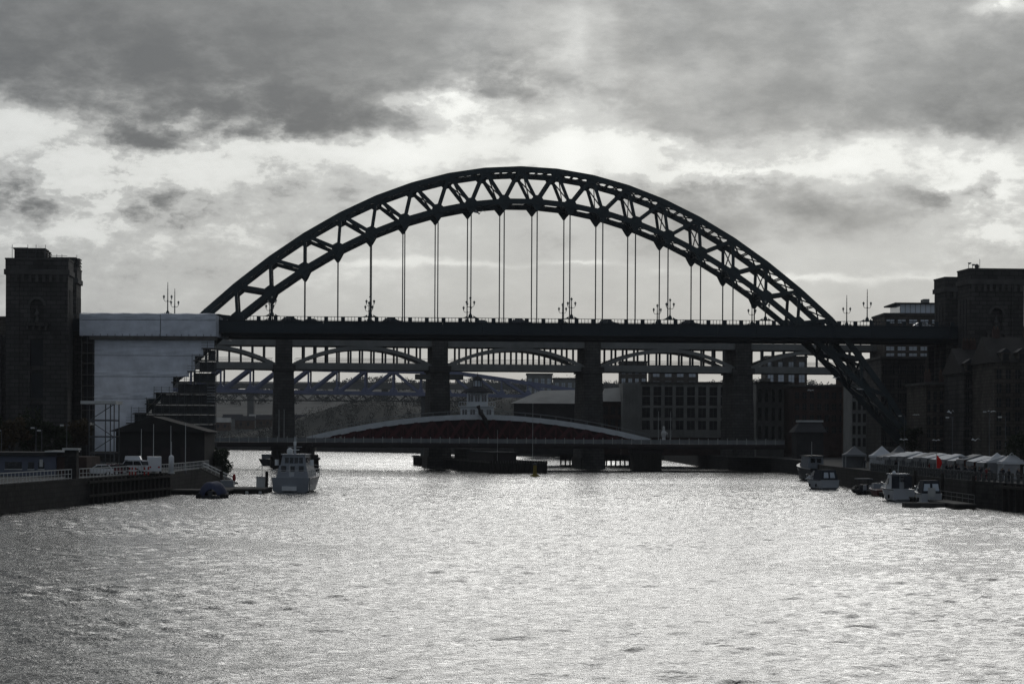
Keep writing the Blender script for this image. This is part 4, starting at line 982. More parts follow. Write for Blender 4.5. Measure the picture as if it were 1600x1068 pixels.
g0, g1 = Vector((-50.2, 385, QL)), Vector((-44.3, 378, 1.0))
MB().beam(g0 + Vector((0, 0, .1)), g1 + Vector((0, 0, .1)), 1.4, .2).part('walkway', 'timber_deck', gw)
for off in (-.65, .65):
    o = Vector((0, off, 0))
    for zz in (.55, 1.05): MB().beam(g0 + o + Vector((0, 0, zz)), g1 + o + Vector((0, 0, zz)), .08, .08).part('rail', 'off_white', gw)
    for i in range(8): a = g0.lerp(g1, i / 7) + o; MB().beam(a, a + Vector((0, 0, 1.05)), .06, .06).part('post', 'off_white', gw)
# low flat-roofed building and shed
def qpt(x, Y, d=0): return Vector((Xp(x, Y, 720), Y + d, QL))
lb = thing('quay_office', 'low flat-roofed blue-grey quay building at the lower left edge', 'building', (Xp(30, 318), 322, QL))
a, c = Xp(-60, 318), Xp(87, 318); zr = Zp(706, 318, 40)
MB().box(a, c, 318, 330, QL, zr - .5).part('wall', 'render_blue', lb); MB().box(a - .4, c + .3, 317.4, 330.4, zr - .49, zr).part('roof', 'wall_dark', lb)
MB().box(Xp(72, 318), Xp(112, 318), 317.0, 324, zr + .02, zr + .22).part('canopy_roof', 'off_white', lb)
MB().box(Xp(87.5, 318), Xp(134, 318), 318.6, 329, QL, zr - .6).part('brick_wing', 'brick_dark', lb)
for x, w_ in ((8, 26), (44, 9), (60, 9)):
    q = MB().box(Xp(x, 318), Xp(x + w_, 318), 317.93, 317.99, QL + .9, zr - 1.3).part('window', 'glass_dark', lb); MB().box(Xp(x, 318) - .08, Xp(x + w_, 318) + .08, 317.86, 317.925, QL + .78, QL + .9).part('sill', 'off_white', q)
MB().box(Xp(62, 318), Xp(67, 318), 317.85, 317.92, QL + 1.2, QL + 2.2).part('notice_board', 'off_white', lb)
st = thing('steel_stair_tower', 'open steel frame tower with flat pale canopy behind the quay cars', 'tower', (Xp(157, 372), 374, QL))
a, c = Xp(139, 370), Xp(178, 370); zt2 = Zp(631, 370, 157)
for x in (a, (a + c) / 2 + .6, c):
    for yy in (370, 374.5): MB().beam((x, yy, QL), (x, yy, zt2), .16, .16).part('column', 'scaffold_tube', st)
lv = [QL + (zt2 - QL) * q for q in (.25, .5, .75)]
for z in lv:
    for yy in (370, 374.5): MB().beam((a, yy, z), (c, yy, z), .14, .16).part('beam', 'scaffold_tube', st)
    MB().box(a, c, 370.1, 374.4, z + .1, z + .16).part('landing', 'scaffold_board', st)
for i, z in enumerate([QL] + lv):
    z2 = (lv + [zt2])[i]; p_, q_ = ((a, z), (c, z2)) if i % 2 else ((c, z), (a, z2)); MB().beam((p_[0], 369.9, p_[1]), (q_[0], 369.9, q_[1]), .1, .12).part('brace', 'scaffold_tube', st)
MB().box(a - 1.2, c + .4, 369, 375.5, zt2, zt2 + .5).part('canopy', 'off_white', st)
sh = thing('boat_shed', 'dark brown shed with low pitched roof behind the parked vans', 'shed', (Xp(245, 405), 411, QL))
a, c, mid = Xp(178, 405), Xp(322, 405), Xp(238, 405); ze, zr = Zp(674, 405, 245), Zp(650, 405, 245)
MB().box(a + .3, c - .3, 405, 419, QL, ze).part('wall', 'roof_brown', sh)
MB().prism([(a - .8, 404.2, ze - .15), (mid, 404.2, zr), (c + .5, 404.2, ze - .15), (c + .5, 404.2, ze + .2), (mid, 404.2, zr + .3), (a - .8, 404.2, ze + .2)][:0] or [(a - .8, 404.2, ze + .01), (c + .5, 404.2, ze + .01), (mid, 404.2, zr)], (0, 15.6, 0)).part('roof', 'roof_brown', sh)
for x in (200, 225, 252, 282): MB().box(Xp(x, 405), Xp(x + 15, 405), 404.9, 404.98, QL + .2, QL + 3.4).part('shed_door', 'swing_dark', sh)
for x, h_ in ((220, 4.9), (239, 5.6), (266, 5.4), (289, 5.8)):
    q = qpt(x, 345); fl = thing('quay_mast', f'thin bare mast in front of the brown boat shed, {["leftmost", "second from left", "third from left", "rightmost"][[220, 239, 266, 289].index(x)]} of four', 'mast', q, 'masts by the boat shed')
    MB().tube(q, q + Vector((0, 0, h_ + 1.5)), .07, .04, 6).part('pole', 'off_white', fl); MB().lathe(q, [(.2, 0), (.18, .3), (.08, .4)], 8).part('foot', 'scaffold_tube', fl)
q = qpt(267, 340); tk = thing('white_tank', 'tall white round-topped cylinder standing on the left quay railing line', 'tank', q)
MB().lathe(q, [(.38, 0), (.38, 2.3), (.33, 2.5), (.2, 2.62), (.04, 2.68)], 14).part('cylinder', 'white_paint', tk, True); MB().lathe(q, [(.5, 0), (.5, .2), (.42, .22)], 14).part('plinth', 'off_white', tk); MB().tube(q + Vector((0, 0, 2.6)), q + Vector((0, 0, 4.6)), .06, .04, 6).part('vent_pipe', 'off_white', tk)
lamp_post('quay_lamp', 'pale lamp post rising above the flat-roofed quay building', (Xp(104, 335), 335, QL), Zp(664, 335, 104) - QL)
lamp_post('quay_lamp', 'slim dark lamp post left of the pale one, against the dark trees', (Xp(56, 338), 338, QL), Zp(668, 338, 60) - QL, .4)
lamp_post('quay_lamp', 'thick-headed lamp post above the middle of the flat-roofed building', (Xp(65, 336), 336, QL), Zp(672, 336, 60) - QL, .3)
lamp_post('quay_lamp', 'lamp post at the very left edge of the view', (Xp(2, 336), 336, QL), Zp(672, 336, 0) - QL, .3)
# cars on the left quay
put_car(CF, 'f', (Xp(205, 338, 730), 338, QL), R(160), 'white four-by-four with raised roof parked on the left quay', None)
put_car(CV, 'v', (Xp(240, 341, 730), 341, QL), R(100), 'white panel van parked right of the white four-by-four', None)
put_car(CH, 'h', (Xp(152, 322, 730), 322, QL), R(195), 'white car half behind the brick pillar on the left quay', 'car_white')
put_car(CH, 'h', (Xp(166, 326, 730), 326, QL), R(195), 'dark red car between the pillar and the four-by-four', 'car_red')
put_car(CH, 'h', (Xp(178, 333, 730), 333, QL), R(200), 'black car nosing out behind the dark red car', 'car_black')
bxs = Vector((Xp(208, 338, 715), 338, QL + 1.9)); rb_ = thing('roof_box', 'long white box on the roof of the white four-by-four', 'roof box', bxs)
MB().hexa([bxs + Vector((-1.2, -.7, 0.04)), bxs + Vector((1.2, -.7, 0.04)), bxs + Vector((1.2, .7, 0.04)), bxs + Vector((-1.2, .7, 0.04))], [bxs + Vector((-1.1, -.62, .62)), bxs + Vector((.9, -.62, .62)), bxs + Vector((.9, .62, .62)), bxs + Vector((-1.1, .62, .62))]).part('lid', 'car_white', rb_)
MB().box(bxs.x - 1.22, bxs.x + 1.22, bxs.y - .72, bxs.y + .72, bxs.z - .03, bxs.z + .035).part('tray', 'rubber', rb_)
for x in (202, 206, 211, 225, 231):
    q = Vector((Xp(x, 327, 735), 327, QL)); b2 = MB().box(q.x - .10, q.x + .10, q.y - .1, q.y + .1, QL, QL + 1.05).top('barrier_post', 'life_red', f'red and white barrier post in front of the white four-by-four, {["first", "second", "third", "fourth", "last"][[202, 206, 211, 225, 231].index(x)]} from left', 'barrier', 'red barrier posts')
    MB().box(q.x - .11, q.x + .11, q.y - .11, q.y + .11, QL + .5, QL + .72).part('white_band', 'white_paint', b2)
# trees and bushes on the left bank
def tree(name, lab, base, H, rad, leafm, nl=900, trunk=True, sz=.5, cat='tree', group=None):
    t_ = thing(name, lab, cat, base, group); b0 = Vector(base); m = MB()
    if trunk:
        top_ = b0 + Vector((random.uniform(-.3, .3), 0, H * .55)); MB().path([b0 - Vector((0, 0, .3)), b0 + Vector((0, 0, H * .25)), top_], [H * .04, H * .03, H * .014], 7).part('trunk', 'bark', t_)
        for i in range(5):
            a = random.uniform(0, 6.28); s0_ = b0.lerp(top_, .45 + .1 * i); MB().path([s0_, s0_ + Vector((math.cos(a) * rad * .4, math.sin(a) * rad * .4, H * .14)), s0_ + Vector((math.cos(a) * rad * .7, math.sin(a) * rad * .7, H * .3))], [H * .013, H * .009, H * .003], 5).part('limb', 'bark', t_)
    k = 11
    for i in range(k):
        a = random.uniform(0, 6.28); rr = rad * random.uniform(.1, .72); zc = H * (random.uniform(.42, .86) if trunk else random.uniform(.15, .75)); leaf_clump(m, (b0.x + rr * math.cos(a), b0.y + rr * math.sin(a), b0.z + zc), rad * random.uniform(.3, .5), rad * random.uniform(.3, .5), rad * random.uniform(.26, .42), nl // k, sz)
    m.part('crown' if trunk else 'foliage', leafm, t_); return t_
tree('riverside_bush', 'dense green bush overhanging the water at the end of the left quay', (Xp(341, 418, 740), 418, QL - 2.8), 8.6, 3.4, 'leaf_green', 9000, False, .3, 'bush')
tree('riverside_bush', 'low dark bush behind the gangway at the left quay', (Xp(322, 425, 730), 425, QL), 3.5, 2.2, 'leaf_dark', 1200, False, .45, 'bush')
for i, (x, Y, H, lf, lab) in enumerate(((18, 352, 8.5, 'leaf_brown', 'brownish autumn tree above the flat-roofed quay building'), (52, 365, 10, 'leaf_dark', 'dark bare-looking tree left of the pale lamp post'), (88, 358, 8.0, 'leaf_dark', 'dark tree just left of the pale quay lamp post'), (120, 380, 9, 'leaf_brown', 'brown tree left of the open steel frame tower'), (-14, 360, 9, 'leaf_dark', 'dark tree cut by the left edge of the view'))):
    tree('quay_tree', lab, (Xp(x, Y, 720), Y, QL), H, H * .38, lf, 1600, True, .5, 'tree', 'trees on the left bank')
lbk = thing('bank_building', 'dark blocky building behind the left bridge tower', 'building', (Xp(-20, 520), 530, QL))
MB().box(Xp(-120, 520), Xp(22, 520), 520, 545, QL, Zp(497, 520, 0)).part('wall', 'stone_brown', lbk); MB().box(Xp(-121, 520), Xp(23, 520), 519.7, 545.3, Zp(497, 520, 0), Zp(494, 520, 0)).part('parapet', 'granite_trim', lbk)
for r_ in range(5):
    for cc in range(5): MB().box(Xp(-100 + cc * 24, 520), Xp(-90 + cc * 24, 520), 519.9, 519.98, QL + 3 + r_ * 4.4, QL + 5.4 + r_ * 4.4).part('window', 'glass_dark', lbk)

# ================================================================== boats and pontoons
def hull_mesh(L, B, H, draft=.45, bow=.30, flare=1.0, n=14, rake=.9, sheer=.35):
    """lofted hull along +x, stern at 0; keel, chine and sheer lines"""
    m = MB(); rows = []
    for i in range(n + 1):
        q = i / n; w = B / 2 * (1 - max(0, (q - (1 - bow * 1.6)) / (bow * 1.6)) ** 2.2) if q > 1 - bow * 1.6 else B / 2 * (.93 + .07 * min(1, q * 3))
        w = max(w, .02); x = L * q; top_ = H + sheer * q ** 2; kx = x - rake * q ** 6 * .0
        rows.append([(x - rake * q ** 4 * 1.0, 0, -draft * (1 - q ** 5)), (x - rake * q ** 4 * .55, w * .94 * (1 - .3 * q), H * .10 + .15 * q), (x, w, top_)])
    for r_ in rows:
        (kx, _, kz), (cx, cw, cz), (sx, sw, sz) = r_; m.v += [(kx, 0, kz), (cx, cw, cz), (sx, sw, sz), (cx, -cw, cz), (sx, -sw, sz)]
    for i in range(n):
        a = i * 5; b_ = a + 5
        for p_, q_ in ((0, 1), (1, 2)): m.f.append((a + p_, b_ + p_, b_ + q_, a + q_))
        for p_, q_ in ((0, 3), (3, 4)): m.f.append((a + q_, b_ + q_, b_ + p_, a + p_))
        m.f.append((a + 2, b_ + 2, b_ + 4, a + 4))
    m.f.append((0, 1, 2, 4, 3)); m.mi = [0] * len(m.f); return m
def strake(L, B, H, nm, m_, par, sheer=.35, bow=.30, n=14):
    for s_ in (-1, 1):
        pts = []
        for i in range(n + 1):
            q = i / n; w = B / 2 * (1 - max(0, (q - (1 - bow * 1.6)) / (bow * 1.6)) ** 2.2) if q > 1 - bow * 1.6 else B / 2 * (.93 + .07 * min(1, q * 3))
            pts.append((L * q, s_ * (max(w, .02) + .02), H + sheer * q ** 2 - .06))
        MB().path(pts, .07, 6).part(nm, m_, par)
def taper(m, x0, x1, w0, z0, X0, X1, w1, z1):
    return m.hexa([(x0, -w0, z0), (x1, -w0, z0), (x1, w0, z0), (x0, w0, z0)], [(X0, -w1, z1), (X1, -w1, z1), (X1, w1, z1), (X0, w1, z1)])
def place(o, loc, rz): o.location = loc; o.rotation_euler = (0, 0, rz)
# patrol vessel, stern towards us
pv_ = thing('patrol_boat', 'grey-white naval patrol boat moored stern-on at the left pontoon', 'boat')
hull_mesh(18, 6.3, 2.3, .8, .34, sheer=.9).part('hull', 'boat_grey', pv_, False); strake(18, 6.3, 2.3, 'rubbing_strake', 'hull_dark', pv_, .9, .34)
for s_ in (-1, 1): MB().box(-.06, 0.0, s_ * 3.0 - .05, s_ * 3.0 + .05, .1, 2.2).part('transom_edge', 'hull_dark', pv_)
MB().box(-.62, -.02, -1.0, 1.25, .28, .95).part('swim_platform', 'white_paint', pv_)
d_ = taper(MB(), 1.6, 10.5, 2.55, 2.3, 2.1, 9.6, 2.1, 4.2).part('deckhouse', 'boat_grey', pv_)
taper(MB(), 2.6, 8.6, 2.0, 4.6, 3.0, 7.8, 1.75, 6.3).part('wheelhouse', 'boat_grey', pv_)
MB().box(2.7, 8.2, -1.95, 1.95, 6.3, 6.45).part('wheelhouse_roof', 'boat_white', pv_)
for y in (-1.75, -.35, 1.0):
    w_ = MB().hexa([(1.74, y, 3.2), (1.80, y, 3.2), (1.80, y + .75, 3.2), (1.74, y + .75, 3.2)], [(1.92, y, 4.1), (1.98, y, 4.1), (1.98, y + .75, 4.1), (1.92, y + .75, 4.1)]).part('window', 'glass_dark', pv_); MB().box(1.70, 1.76, y - .05, y + .8, 3.08, 3.19).part('sill', 'boat_white', w_)
MB().hexa([(1.62, -.3, 2.35), (1.68, -.3, 2.35), (1.68, .5, 2.35), (1.62, .5, 2.35)], [(1.95, -.3, 4.2), (2.01, -.3, 4.2), (2.01, .5, 4.2), (1.95, .5, 4.2)]).part('door', 'boat_white', pv_)
for y in (-1.5, -.75, 0, .75):
    MB().hexa([(2.68, y, 5.0), (2.74, y, 5.0), (2.74, y + .6, 5.0), (2.68, y + .6, 5.0)], [(2.86, y, 5.9), (2.92, y, 5.9), (2.92, y + .6, 5.9), (2.86, y + .6, 5.9)]).part('window', 'glass_dark', pv_)
for s_ in (-1, 1):
    for x in (3.4, 5, 6.6): MB().box(x, x + 1.1, s_ * 1.9 - .12, s_ * 1.9 + .12, 5.1, 5.9).part('side_window', 'glass_dark', pv_)
    for z in (2.9, 3.4): MB().path([(.2, s_ * 2.9, z), (8, s_ * 3.08, z + .2), (13, s_ * 2.8, z + .5), (17.4, s_ * .5, z + .8)], .04, 5).part('guard_rail', 'off_white', pv_)
    for x in (.3, 2.3, 4.3, 6.3, 8.3, 10.3, 12.3): MB().tube((x, s_ * 2.95, 2.3), (x, s_ * 2.98, 3.45 + x * .02), .035, n=5).part('stanchion', 'off_white', pv_)
    MB().lathe((3.6, s_ * 2.75, 4.65), [(.32, 0), (.32, .9)], 10).part('life_raft', 'white_paint', pv_)
for z in (3.4,): MB().tube((.2, -2.9, z), (.2, 2.9, z), .04, n=5).part('guard_rail', 'off_white', pv_)
mast = MB().lathe((4.2, 0, 6.45), [(.22, 0), (.14, 2.6), (.06, 3.9)], 8).part('mast', 'boat_white', pv_)
MB().box(3.9, 4.4, -1.1, 1.1, 8.0, 8.1).part('yard', 'boat_white', mast); MB().box(3.7, 4.1, -.7, .7, 7.3, 7.5).part('radar', 'white_paint', mast); MB().lathe((4.2, 0, 8.4), [(.2, 0), (.25, .7), (.1, .8)], 8).part('lantern', 'white_paint', mast)
MB().lathe((5.4, 1.0, 6.45), [(.45, 0), (.5, .3), (.42, .75), (.1, .95)], 10).part('radome', 'white_paint', pv_)
for y in (-1.5, 1.5): MB().tube((5.6, y, 6.45), (5.2, y, 9.4), .04, .02, 5).part('whip_aerial', 'rubber', pv_)
MB().tube((.1, 0, 2.3), (-.5, 0, 4.4), .04, n=5).part('ensign_staff', 'off_white', pv_)
for ch_ in pv_.children:
    if ch_.name.split('.')[0] in ('wheelhouse', 'wheelhouse_roof', 'side_window', 'mast', 'radome', 'whip_aerial', 'life_raft') or (ch_.name.split('.')[0] == 'window' and ch_.data.vertices[0].co.z > 4.8): ch_.location.z -= .5
    if ch_.name.split('.')[0] == 'mast': ch_.scale.z = .72; ch_.location.z += 1.75
p = PW(456, 769); place(pv_, (p.x - .3, p.y, 0), R(86))
# left pontoon
pn = thing('left_pontoon', 'low timber pontoon between the left quay and the patrol boat', 'pontoon', (-40, 366, 0))
MB().box(-46.5, -37.6, 358, 372, -.35, .55).part('float', 'timber_wet', pn); MB().box(-46.6, -37.5, 357.9, 372.1, .56, .75).part('deck', 'timber_deck', pn); MB().box(-51, -46.6, 352, 356, -.35, .5).part('float', 'timber_wet', pn); MB().box(-51, -42, 351.6, 357.8, .51, .7).part('deck', 'timber_deck', pn)
for x, y in ((-46, 357.6), (-43, 357.6), (-40, 357.6), (-38, 357.7)): MB().lathe((x, y, -.1), [(.2, 0), (.26, .25), (.2, .5)], 8).part('fender', 'off_white', pn)
for x, y in ((-45.5, 371), (-38.4, 371)): MB().tube((x, y, -1), (x, y, 3.2), .25, n=10).part('mooring_pile', 'timber_wet', pn)
q = Vector((-42.9, 366, .75)); lr = thing('lifebuoy_post', 'red lifebuoy cabinet on a post on the left pontoon', 'lifebuoy', q)
MB().tube(q, q + Vector((0, 0, 1.2)), .06, n=6).part('post', 'off_white', lr); MB().lathe(q + Vector((0, 0, 1.0)), [(.12, 0), (.24, .25), (.26, .6), (.2, 1.0), (.08, 1.1)], 8).part('cabinet', 'life_red', lr)
q = Vector((-39.0, 368, .75)); kb = thing('service_box', 'small white service cabinet at the pontoon end beside the patrol boat', 'cabinet', q)
MB().box(q.x - .65, q.x + .65, q.y - .5, q.y + .5, .75, 2.3).part('cabinet', 'off_white', kb); MB().box(q.x - .75, q.x + .75, q.y - .6, q.y + .6, 2.31, 2.42).part('lid', 'boat_grey', kb); MB().tube(q + Vector((.2, 0, 1.6)), q + Vector((.2, 0, 3.6)), .04, n=5).part('pole', 'off_white', kb); MB().tube(q + Vector((.2, 0, 3.5)), q + Vector((-1.2, 0, 2.2)), .03, n=5).part('jib', 'off_white', kb)
q = Vector((-44.3, 369.5, .75)); kb = thing('service_box', 'low grey locker on the left pontoon beside the lifebuoy', 'cabinet', q)
MB().box(q.x - 1.1, q.x + .9, q.y - .4, q.y + .4, .75, 1.7).part('locker', 'boat_grey', kb); MB().box(q.x - 1.15, q.x + .95, q.y - .45, q.y + .45, 1.71, 1.8).part('lid', 'boat_white', kb)
# covered dinghy by the left quay
p = PW(332, 777); dg = thing('covered_dinghy', 'inflatable dinghy under a domed dark blue cover beside the left pontoon', 'boat', p)
m = MB(); nx_, ny_2 = 14, 10
for j in range(ny_2 + 1):
    for i in range(nx_ + 1):
        a = math.pi * i / nx_; q = j / ny_2; rr = math.sin(math.pi * (.08 + .84 * q)) ** .6; m.v.append((p.x - 2.0 * math.cos(a) * rr, p.y - 2.5 + 5.5 * q, .35 + 2.0 * math.sin(a) * rr * (1 + .06 * math.sin(9 * q + i))))
for j in range(ny_2):
    for i in range(nx_): k = j * (nx_ + 1) + i; m.f.append((k, k + 1, k + nx_ + 2, k + nx_ + 1)); m.mi.append(0)
m.part('cover', 'canvas_blue', dg, True)
for s_ in (-1, 1): MB().path([(p.x + s_ * 1.7, p.y - 3, .25), (p.x + s_ * 1.9, p.y, .3), (p.x + s_ * 1.5, p.y + 2.4, .4), (p.x + s_ * .2, p.y + 3.6, .6)], .38, 9).part('side_tube', 'rubber', dg, True)
MB().box(p.x - 1.3, p.x + 1.3, p.y - 2.9, p.y + 2.5, -.2, .3).part('floor', 'hull_dark', dg); MB().box(p.x - .3, p.x + .3, p.y - 3.5, p.y - 2.9, .2, 1.0).part('outboard', 'hull_dark', dg)
# right-hand boats
def cruiser(nm, lab, L, B, H, paint, cover, style):
    c = thing(nm, lab, 'boat'); hull_mesh(L, B, H, .5, .36, sheer=.5).part('hull', paint, c); strake(L, B, H, 'rubbing_strake', 'hull_dark', c, .5, .36)
    MB().box(-.5, -.02, -B * .36, B * .36, .25, .38).part('swim_platform', 'boat_white', c)
    taper(MB(), L * .40, L * .82, B * .40, H, L * .46, L * .70, B * .30, H + .75).part('cabin', 'boat_white', c)
    for s_ in (-1, 1): MB().hexa([(L * .48, s_ * B * .375 - .03, H + .22), (L * .68, s_ * B * .345 - .03, H + .22), (L * .68, s_ * B * .345 + .03, H + .22), (L * .48, s_ * B * .375 + .03, H + .22)], [(L * .49, s_ * B * .34 - .03, H + .55), (L * .66, s_ * B * .315 - .03, H + .55), (L * .66, s_ * B * .315 + .03, H + .55), (L * .49, s_ * B * .34 + .03, H + .55)]).part('cabin_window', 'glass_dark', c)
    taper(MB(), L * .40, L * .56, B * .40, H + .7, L * .37, L * .45, B * .36, H + 1.55).part('windscreen', 'glass_dark', c)
    if style == 'canopy':
        taper(MB(), .15, L * .40, B * .43, H, .55, L * .42, B * .34, H + 1.75).part('canopy', cover, c)
        for s_ in (-1, 1): MB().hexa([(.20, s_ * .62 - .45, H + .35), (.24, s_ * .62 - .45, H + .35), (.24, s_ * .62 + .45, H + .35), (.20, s_ * .62 + .45, H + .35)], [(.40, s_ * .55 - .38, H + 1.3), (.44, s_ * .55 - .38, H + 1.3), (.44, s_ * .55 + .38, H + 1.3), (.40, s_ * .55 + .38, H + 1.3)]).part('canopy_window', 'glass_sky', c)
    elif style == 'wheelhouse':
        taper(MB(), L * .22, L * .52, B * .38, H, L * .26, L * .46, B * .33, H + 2.1).part('wheelhouse', paint, c); MB().box(L * .18, L * .50, -B * .38, B * .38, H + 2.1, H + 2.2).part('wheelhouse_roof', 'boat_white', c)
        for y in (-.8, .05): MB().hexa([(L * .225 - .03, y, H + 1.1), (L * .225 + .03, y, H + 1.1), (L * .225 + .03, y + .7, H + 1.1), (L * .225 - .03, y + .7, H + 1.1)], [(L * .25 - .03, y, H + 1.8), (L * .25 + .03, y, H + 1.8), (L * .25 + .03, y + .7, H + 1.8), (L * .25 - .03, y + .7, H + 1.8)]).part('window', 'glass_dark', c)
        MB().tube((L * .33, 0, H + 2.2), (L * .3, 0, H + 3.9), .05, .03, 6).part('mast', 'boat_white', c); MB().lathe((L * .36, .5, H + 2.2), [(.26, 0), (.28, .2), (.1, .4)], 8).part('radome', 'white_paint', c)
    for s_ in (-1, 1):
        MB().path([(L * .5, s_ * B * .47, H + .75), (L * .75, s_ * B * .40, H + .95), (L * .97, s_ * .12, H + 1.1)], .03, 5).part('bow_rail', 'chrome', c)
        for x, w_ in ((.55, .46), (.7, .42), (.85, .27)): MB().tube((L * x, s_ * B * w_, H + .1), (L * x, s_ * B * w_, H + .9), .025, n=5).part('stanchion', 'chrome', c)
        for x in (.15, .45): MB().lathe((L * x, s_ * (B / 2 + .14), .35), [(.06, 0), (.15, .12), (.15, .5), (.06, .62)], 8).part('fender', 'rubber', c)
    return c
def put_boat(o, x, y, rz): p_ = PW(x, y); place(o, (p_.x, p_.y, 0), rz)
o = cruiser('cabin_cruiser', 'white cabin cruiser with dark wheelhouse, middle of the right-hand moorings', 9.5, 3.4, 1.7, 'boat_white', 'canvas_dark', 'wheelhouse'); put_boat(o, 1412, 783, R(97))
for s_ in (-.9, .9): MB().box(1.2, 1.3, s_ - .55, s_ + .55, 1.8, 3.6).part('bridge_screen', 'canvas_dark', o)
o = cruiser('cabin_cruiser', 'small white cruiser with a dark canvas canopy, nearest of the right-hand boats', 7.2, 3.0, 1.5, 'boat_white', 'canvas_dark', 'canopy'); put_boat(o, 1455, 788, R(92))
for i, ch_ in enumerate('PALM'[:0]): pass
o = cruiser('cabin_cruiser', 'white motor boat with dark canopy moored alone left of the market', 8.5, 3.8, 1.6, 'boat_white', 'canvas_dark', 'canopy'); put_boat(o, 1296, 764, R(108))
tug = thing('work_boat', 'dark-hulled work boat moored behind the white motor boat by the quay', 'boat')
hull_mesh(14, 4.6, 2.5, .8, .30, sheer=1.0).part('hull', 'hull_dark', tug); strake(14, 4.6, 2.5, 'rubbing_strake', 'off_white', tug, 1.0, .30)
taper(MB(), 3, 8.5, 1.7, 2.5, 3.2, 8, 1.55, 5.0).part('wheelhouse', 'boat_grey', tug); MB().box(2.8, 8.3, -1.8, 1.8, 5.0, 5.15).part('wheelhouse_roof', 'hull_dark', tug)
for y in (-1.1, .2): MB().box(3.0, 3.06, y, y + .9, 3.7, 4.6).part('window', 'glass_dark', tug)
MB().tube((6, 0, 5.15), (6, 0, 8), .08, .04, 6).part('mast', 'off_white', tug); MB().box(9, 11, -1, 1, 2.7, 3.5).part('hatch', 'hull_red', tug)
put_boat(tug, 1281, 751, R(100))
rib = thing('rigid_inflatable', 'black inflatable boat with twin outboards and a grey console roof', 'boat')
for s_ in (-1, 1): MB().path([(0, s_ * 1.15, .45), (3.5, s_ * 1.25, .5), (5.6, s_ * .9, .7), (6.9, s_ * .15, 1.0)], .36, 10).part('side_tube', 'rubber', rib, True)
hull_mesh(6.6, 2.1, .5, .4, .36).part('hull', 'hull_dark', rib)
for y in (-.45, .45):
    e_ = MB().hexa([(-.7, y - .25, .7), (-.1, y - .25, .7), (-.1, y + .25, .7), (-.7, y + .25, .7)], [(-.62, y - .2, 1.5), (-.18, y - .2, 1.5), (-.18, y + .2, 1.5), (-.62, y + .2, 1.5)]).part('outboard', 'car_silver', rib); MB().box(-.5, -.25, y - .1, y + .1, -.4, .69).part('outboard_leg', 'rubber', e_)
MB().box(2.2, 3.4, -.6, .6, .5, 1.5).part('console', 'hull_dark', rib); MB().box(.9, 3.8, -1.15, 1.15, 2.35, 2.5).part('console_roof', 'tent_grey', rib)
for x in (1.0, 3.7):
    for y in (-1.05, 1.05): MB().tube((x, y, .6), (x, y, 2.35), .04, n=6).part('roof_post', 'rubber', rib)
put_boat(rib, 1354, 772, R(95))
mb2 = thing('moored_launch', 'low red-brown open launch between the inflatable and the cabin cruiser', 'boat'); hull_mesh(7, 2.5, 1.0, .4, .34).part('hull', 'hull_red', mb2); strake(7, 2.5, 1.0, 'rubbing_strake', 'off_white', mb2, .35, .34); taper(MB(), 3.6, 5.4, .8, 1.0, 3.8, 5.0, .65, 1.9).part('cuddy', 'boat_grey', mb2)
for x in (1.2, 2.6): MB().box(x, x + .35, -1.05, 1.05, .85, .93).part('thwart', 'timber_deck', mb2)
put_boat(mb2, 1381, 775, R(96))
pr = thing('right_pontoon', 'railed grey pontoon walkway behind the boats on the right', 'pontoon', (57, 335, 0))
for y0, y1 in ((300, 322), (322.2, 350), (350.2, 384)):
    MB().box(56.2, 58.8, y0, y1, -.3, .5).part('float', 'timber_wet', pr); MB().box(56.1, 58.9, y0, y1, .51, .68).part('deck', 'timber_deck', pr)
MB().box(50.8, 56.05, 306, 308.2, -.3, .62).part('finger', 'timber_deck', pr)
for i in range(22):
    y = 300.5 + i * 3.9; MB().beam((58.7, y, .68), (58.7, y, 1.8), .06, .06).part('rail_post', 'iron_grey', pr)
for z in (1.25, 1.8): MB().beam((58.7, 300.5, z), (58.7, 383, z), .06, .06).part('rail', 'iron_grey', pr)
for y in (303, 325, 347, 370): MB().tube((59.1, y, -1), (59.1, y, 4.2), .22, n=10).part('mooring_pile', 'timber_wet', pr)
for x, y in ((1500, 770), (1490, 772)):
    pass
q = Vector((56.4, 318, .68)); pb = thing('pontoon_sign', 'small white board on posts at the near end of the right pontoon', 'sign', q)
for s_ in (-.35, .35): MB().tube(q + Vector((s_, 0, 0)), q + Vector((s_, 0, 1.7)), .04, n=5).part('post', 'off_white', pb)
MB().box(q.x - .5, q.x + .5, q.y - .05, q.y + .03, 1.15, 2.3).part('board', 'off_white', pb)

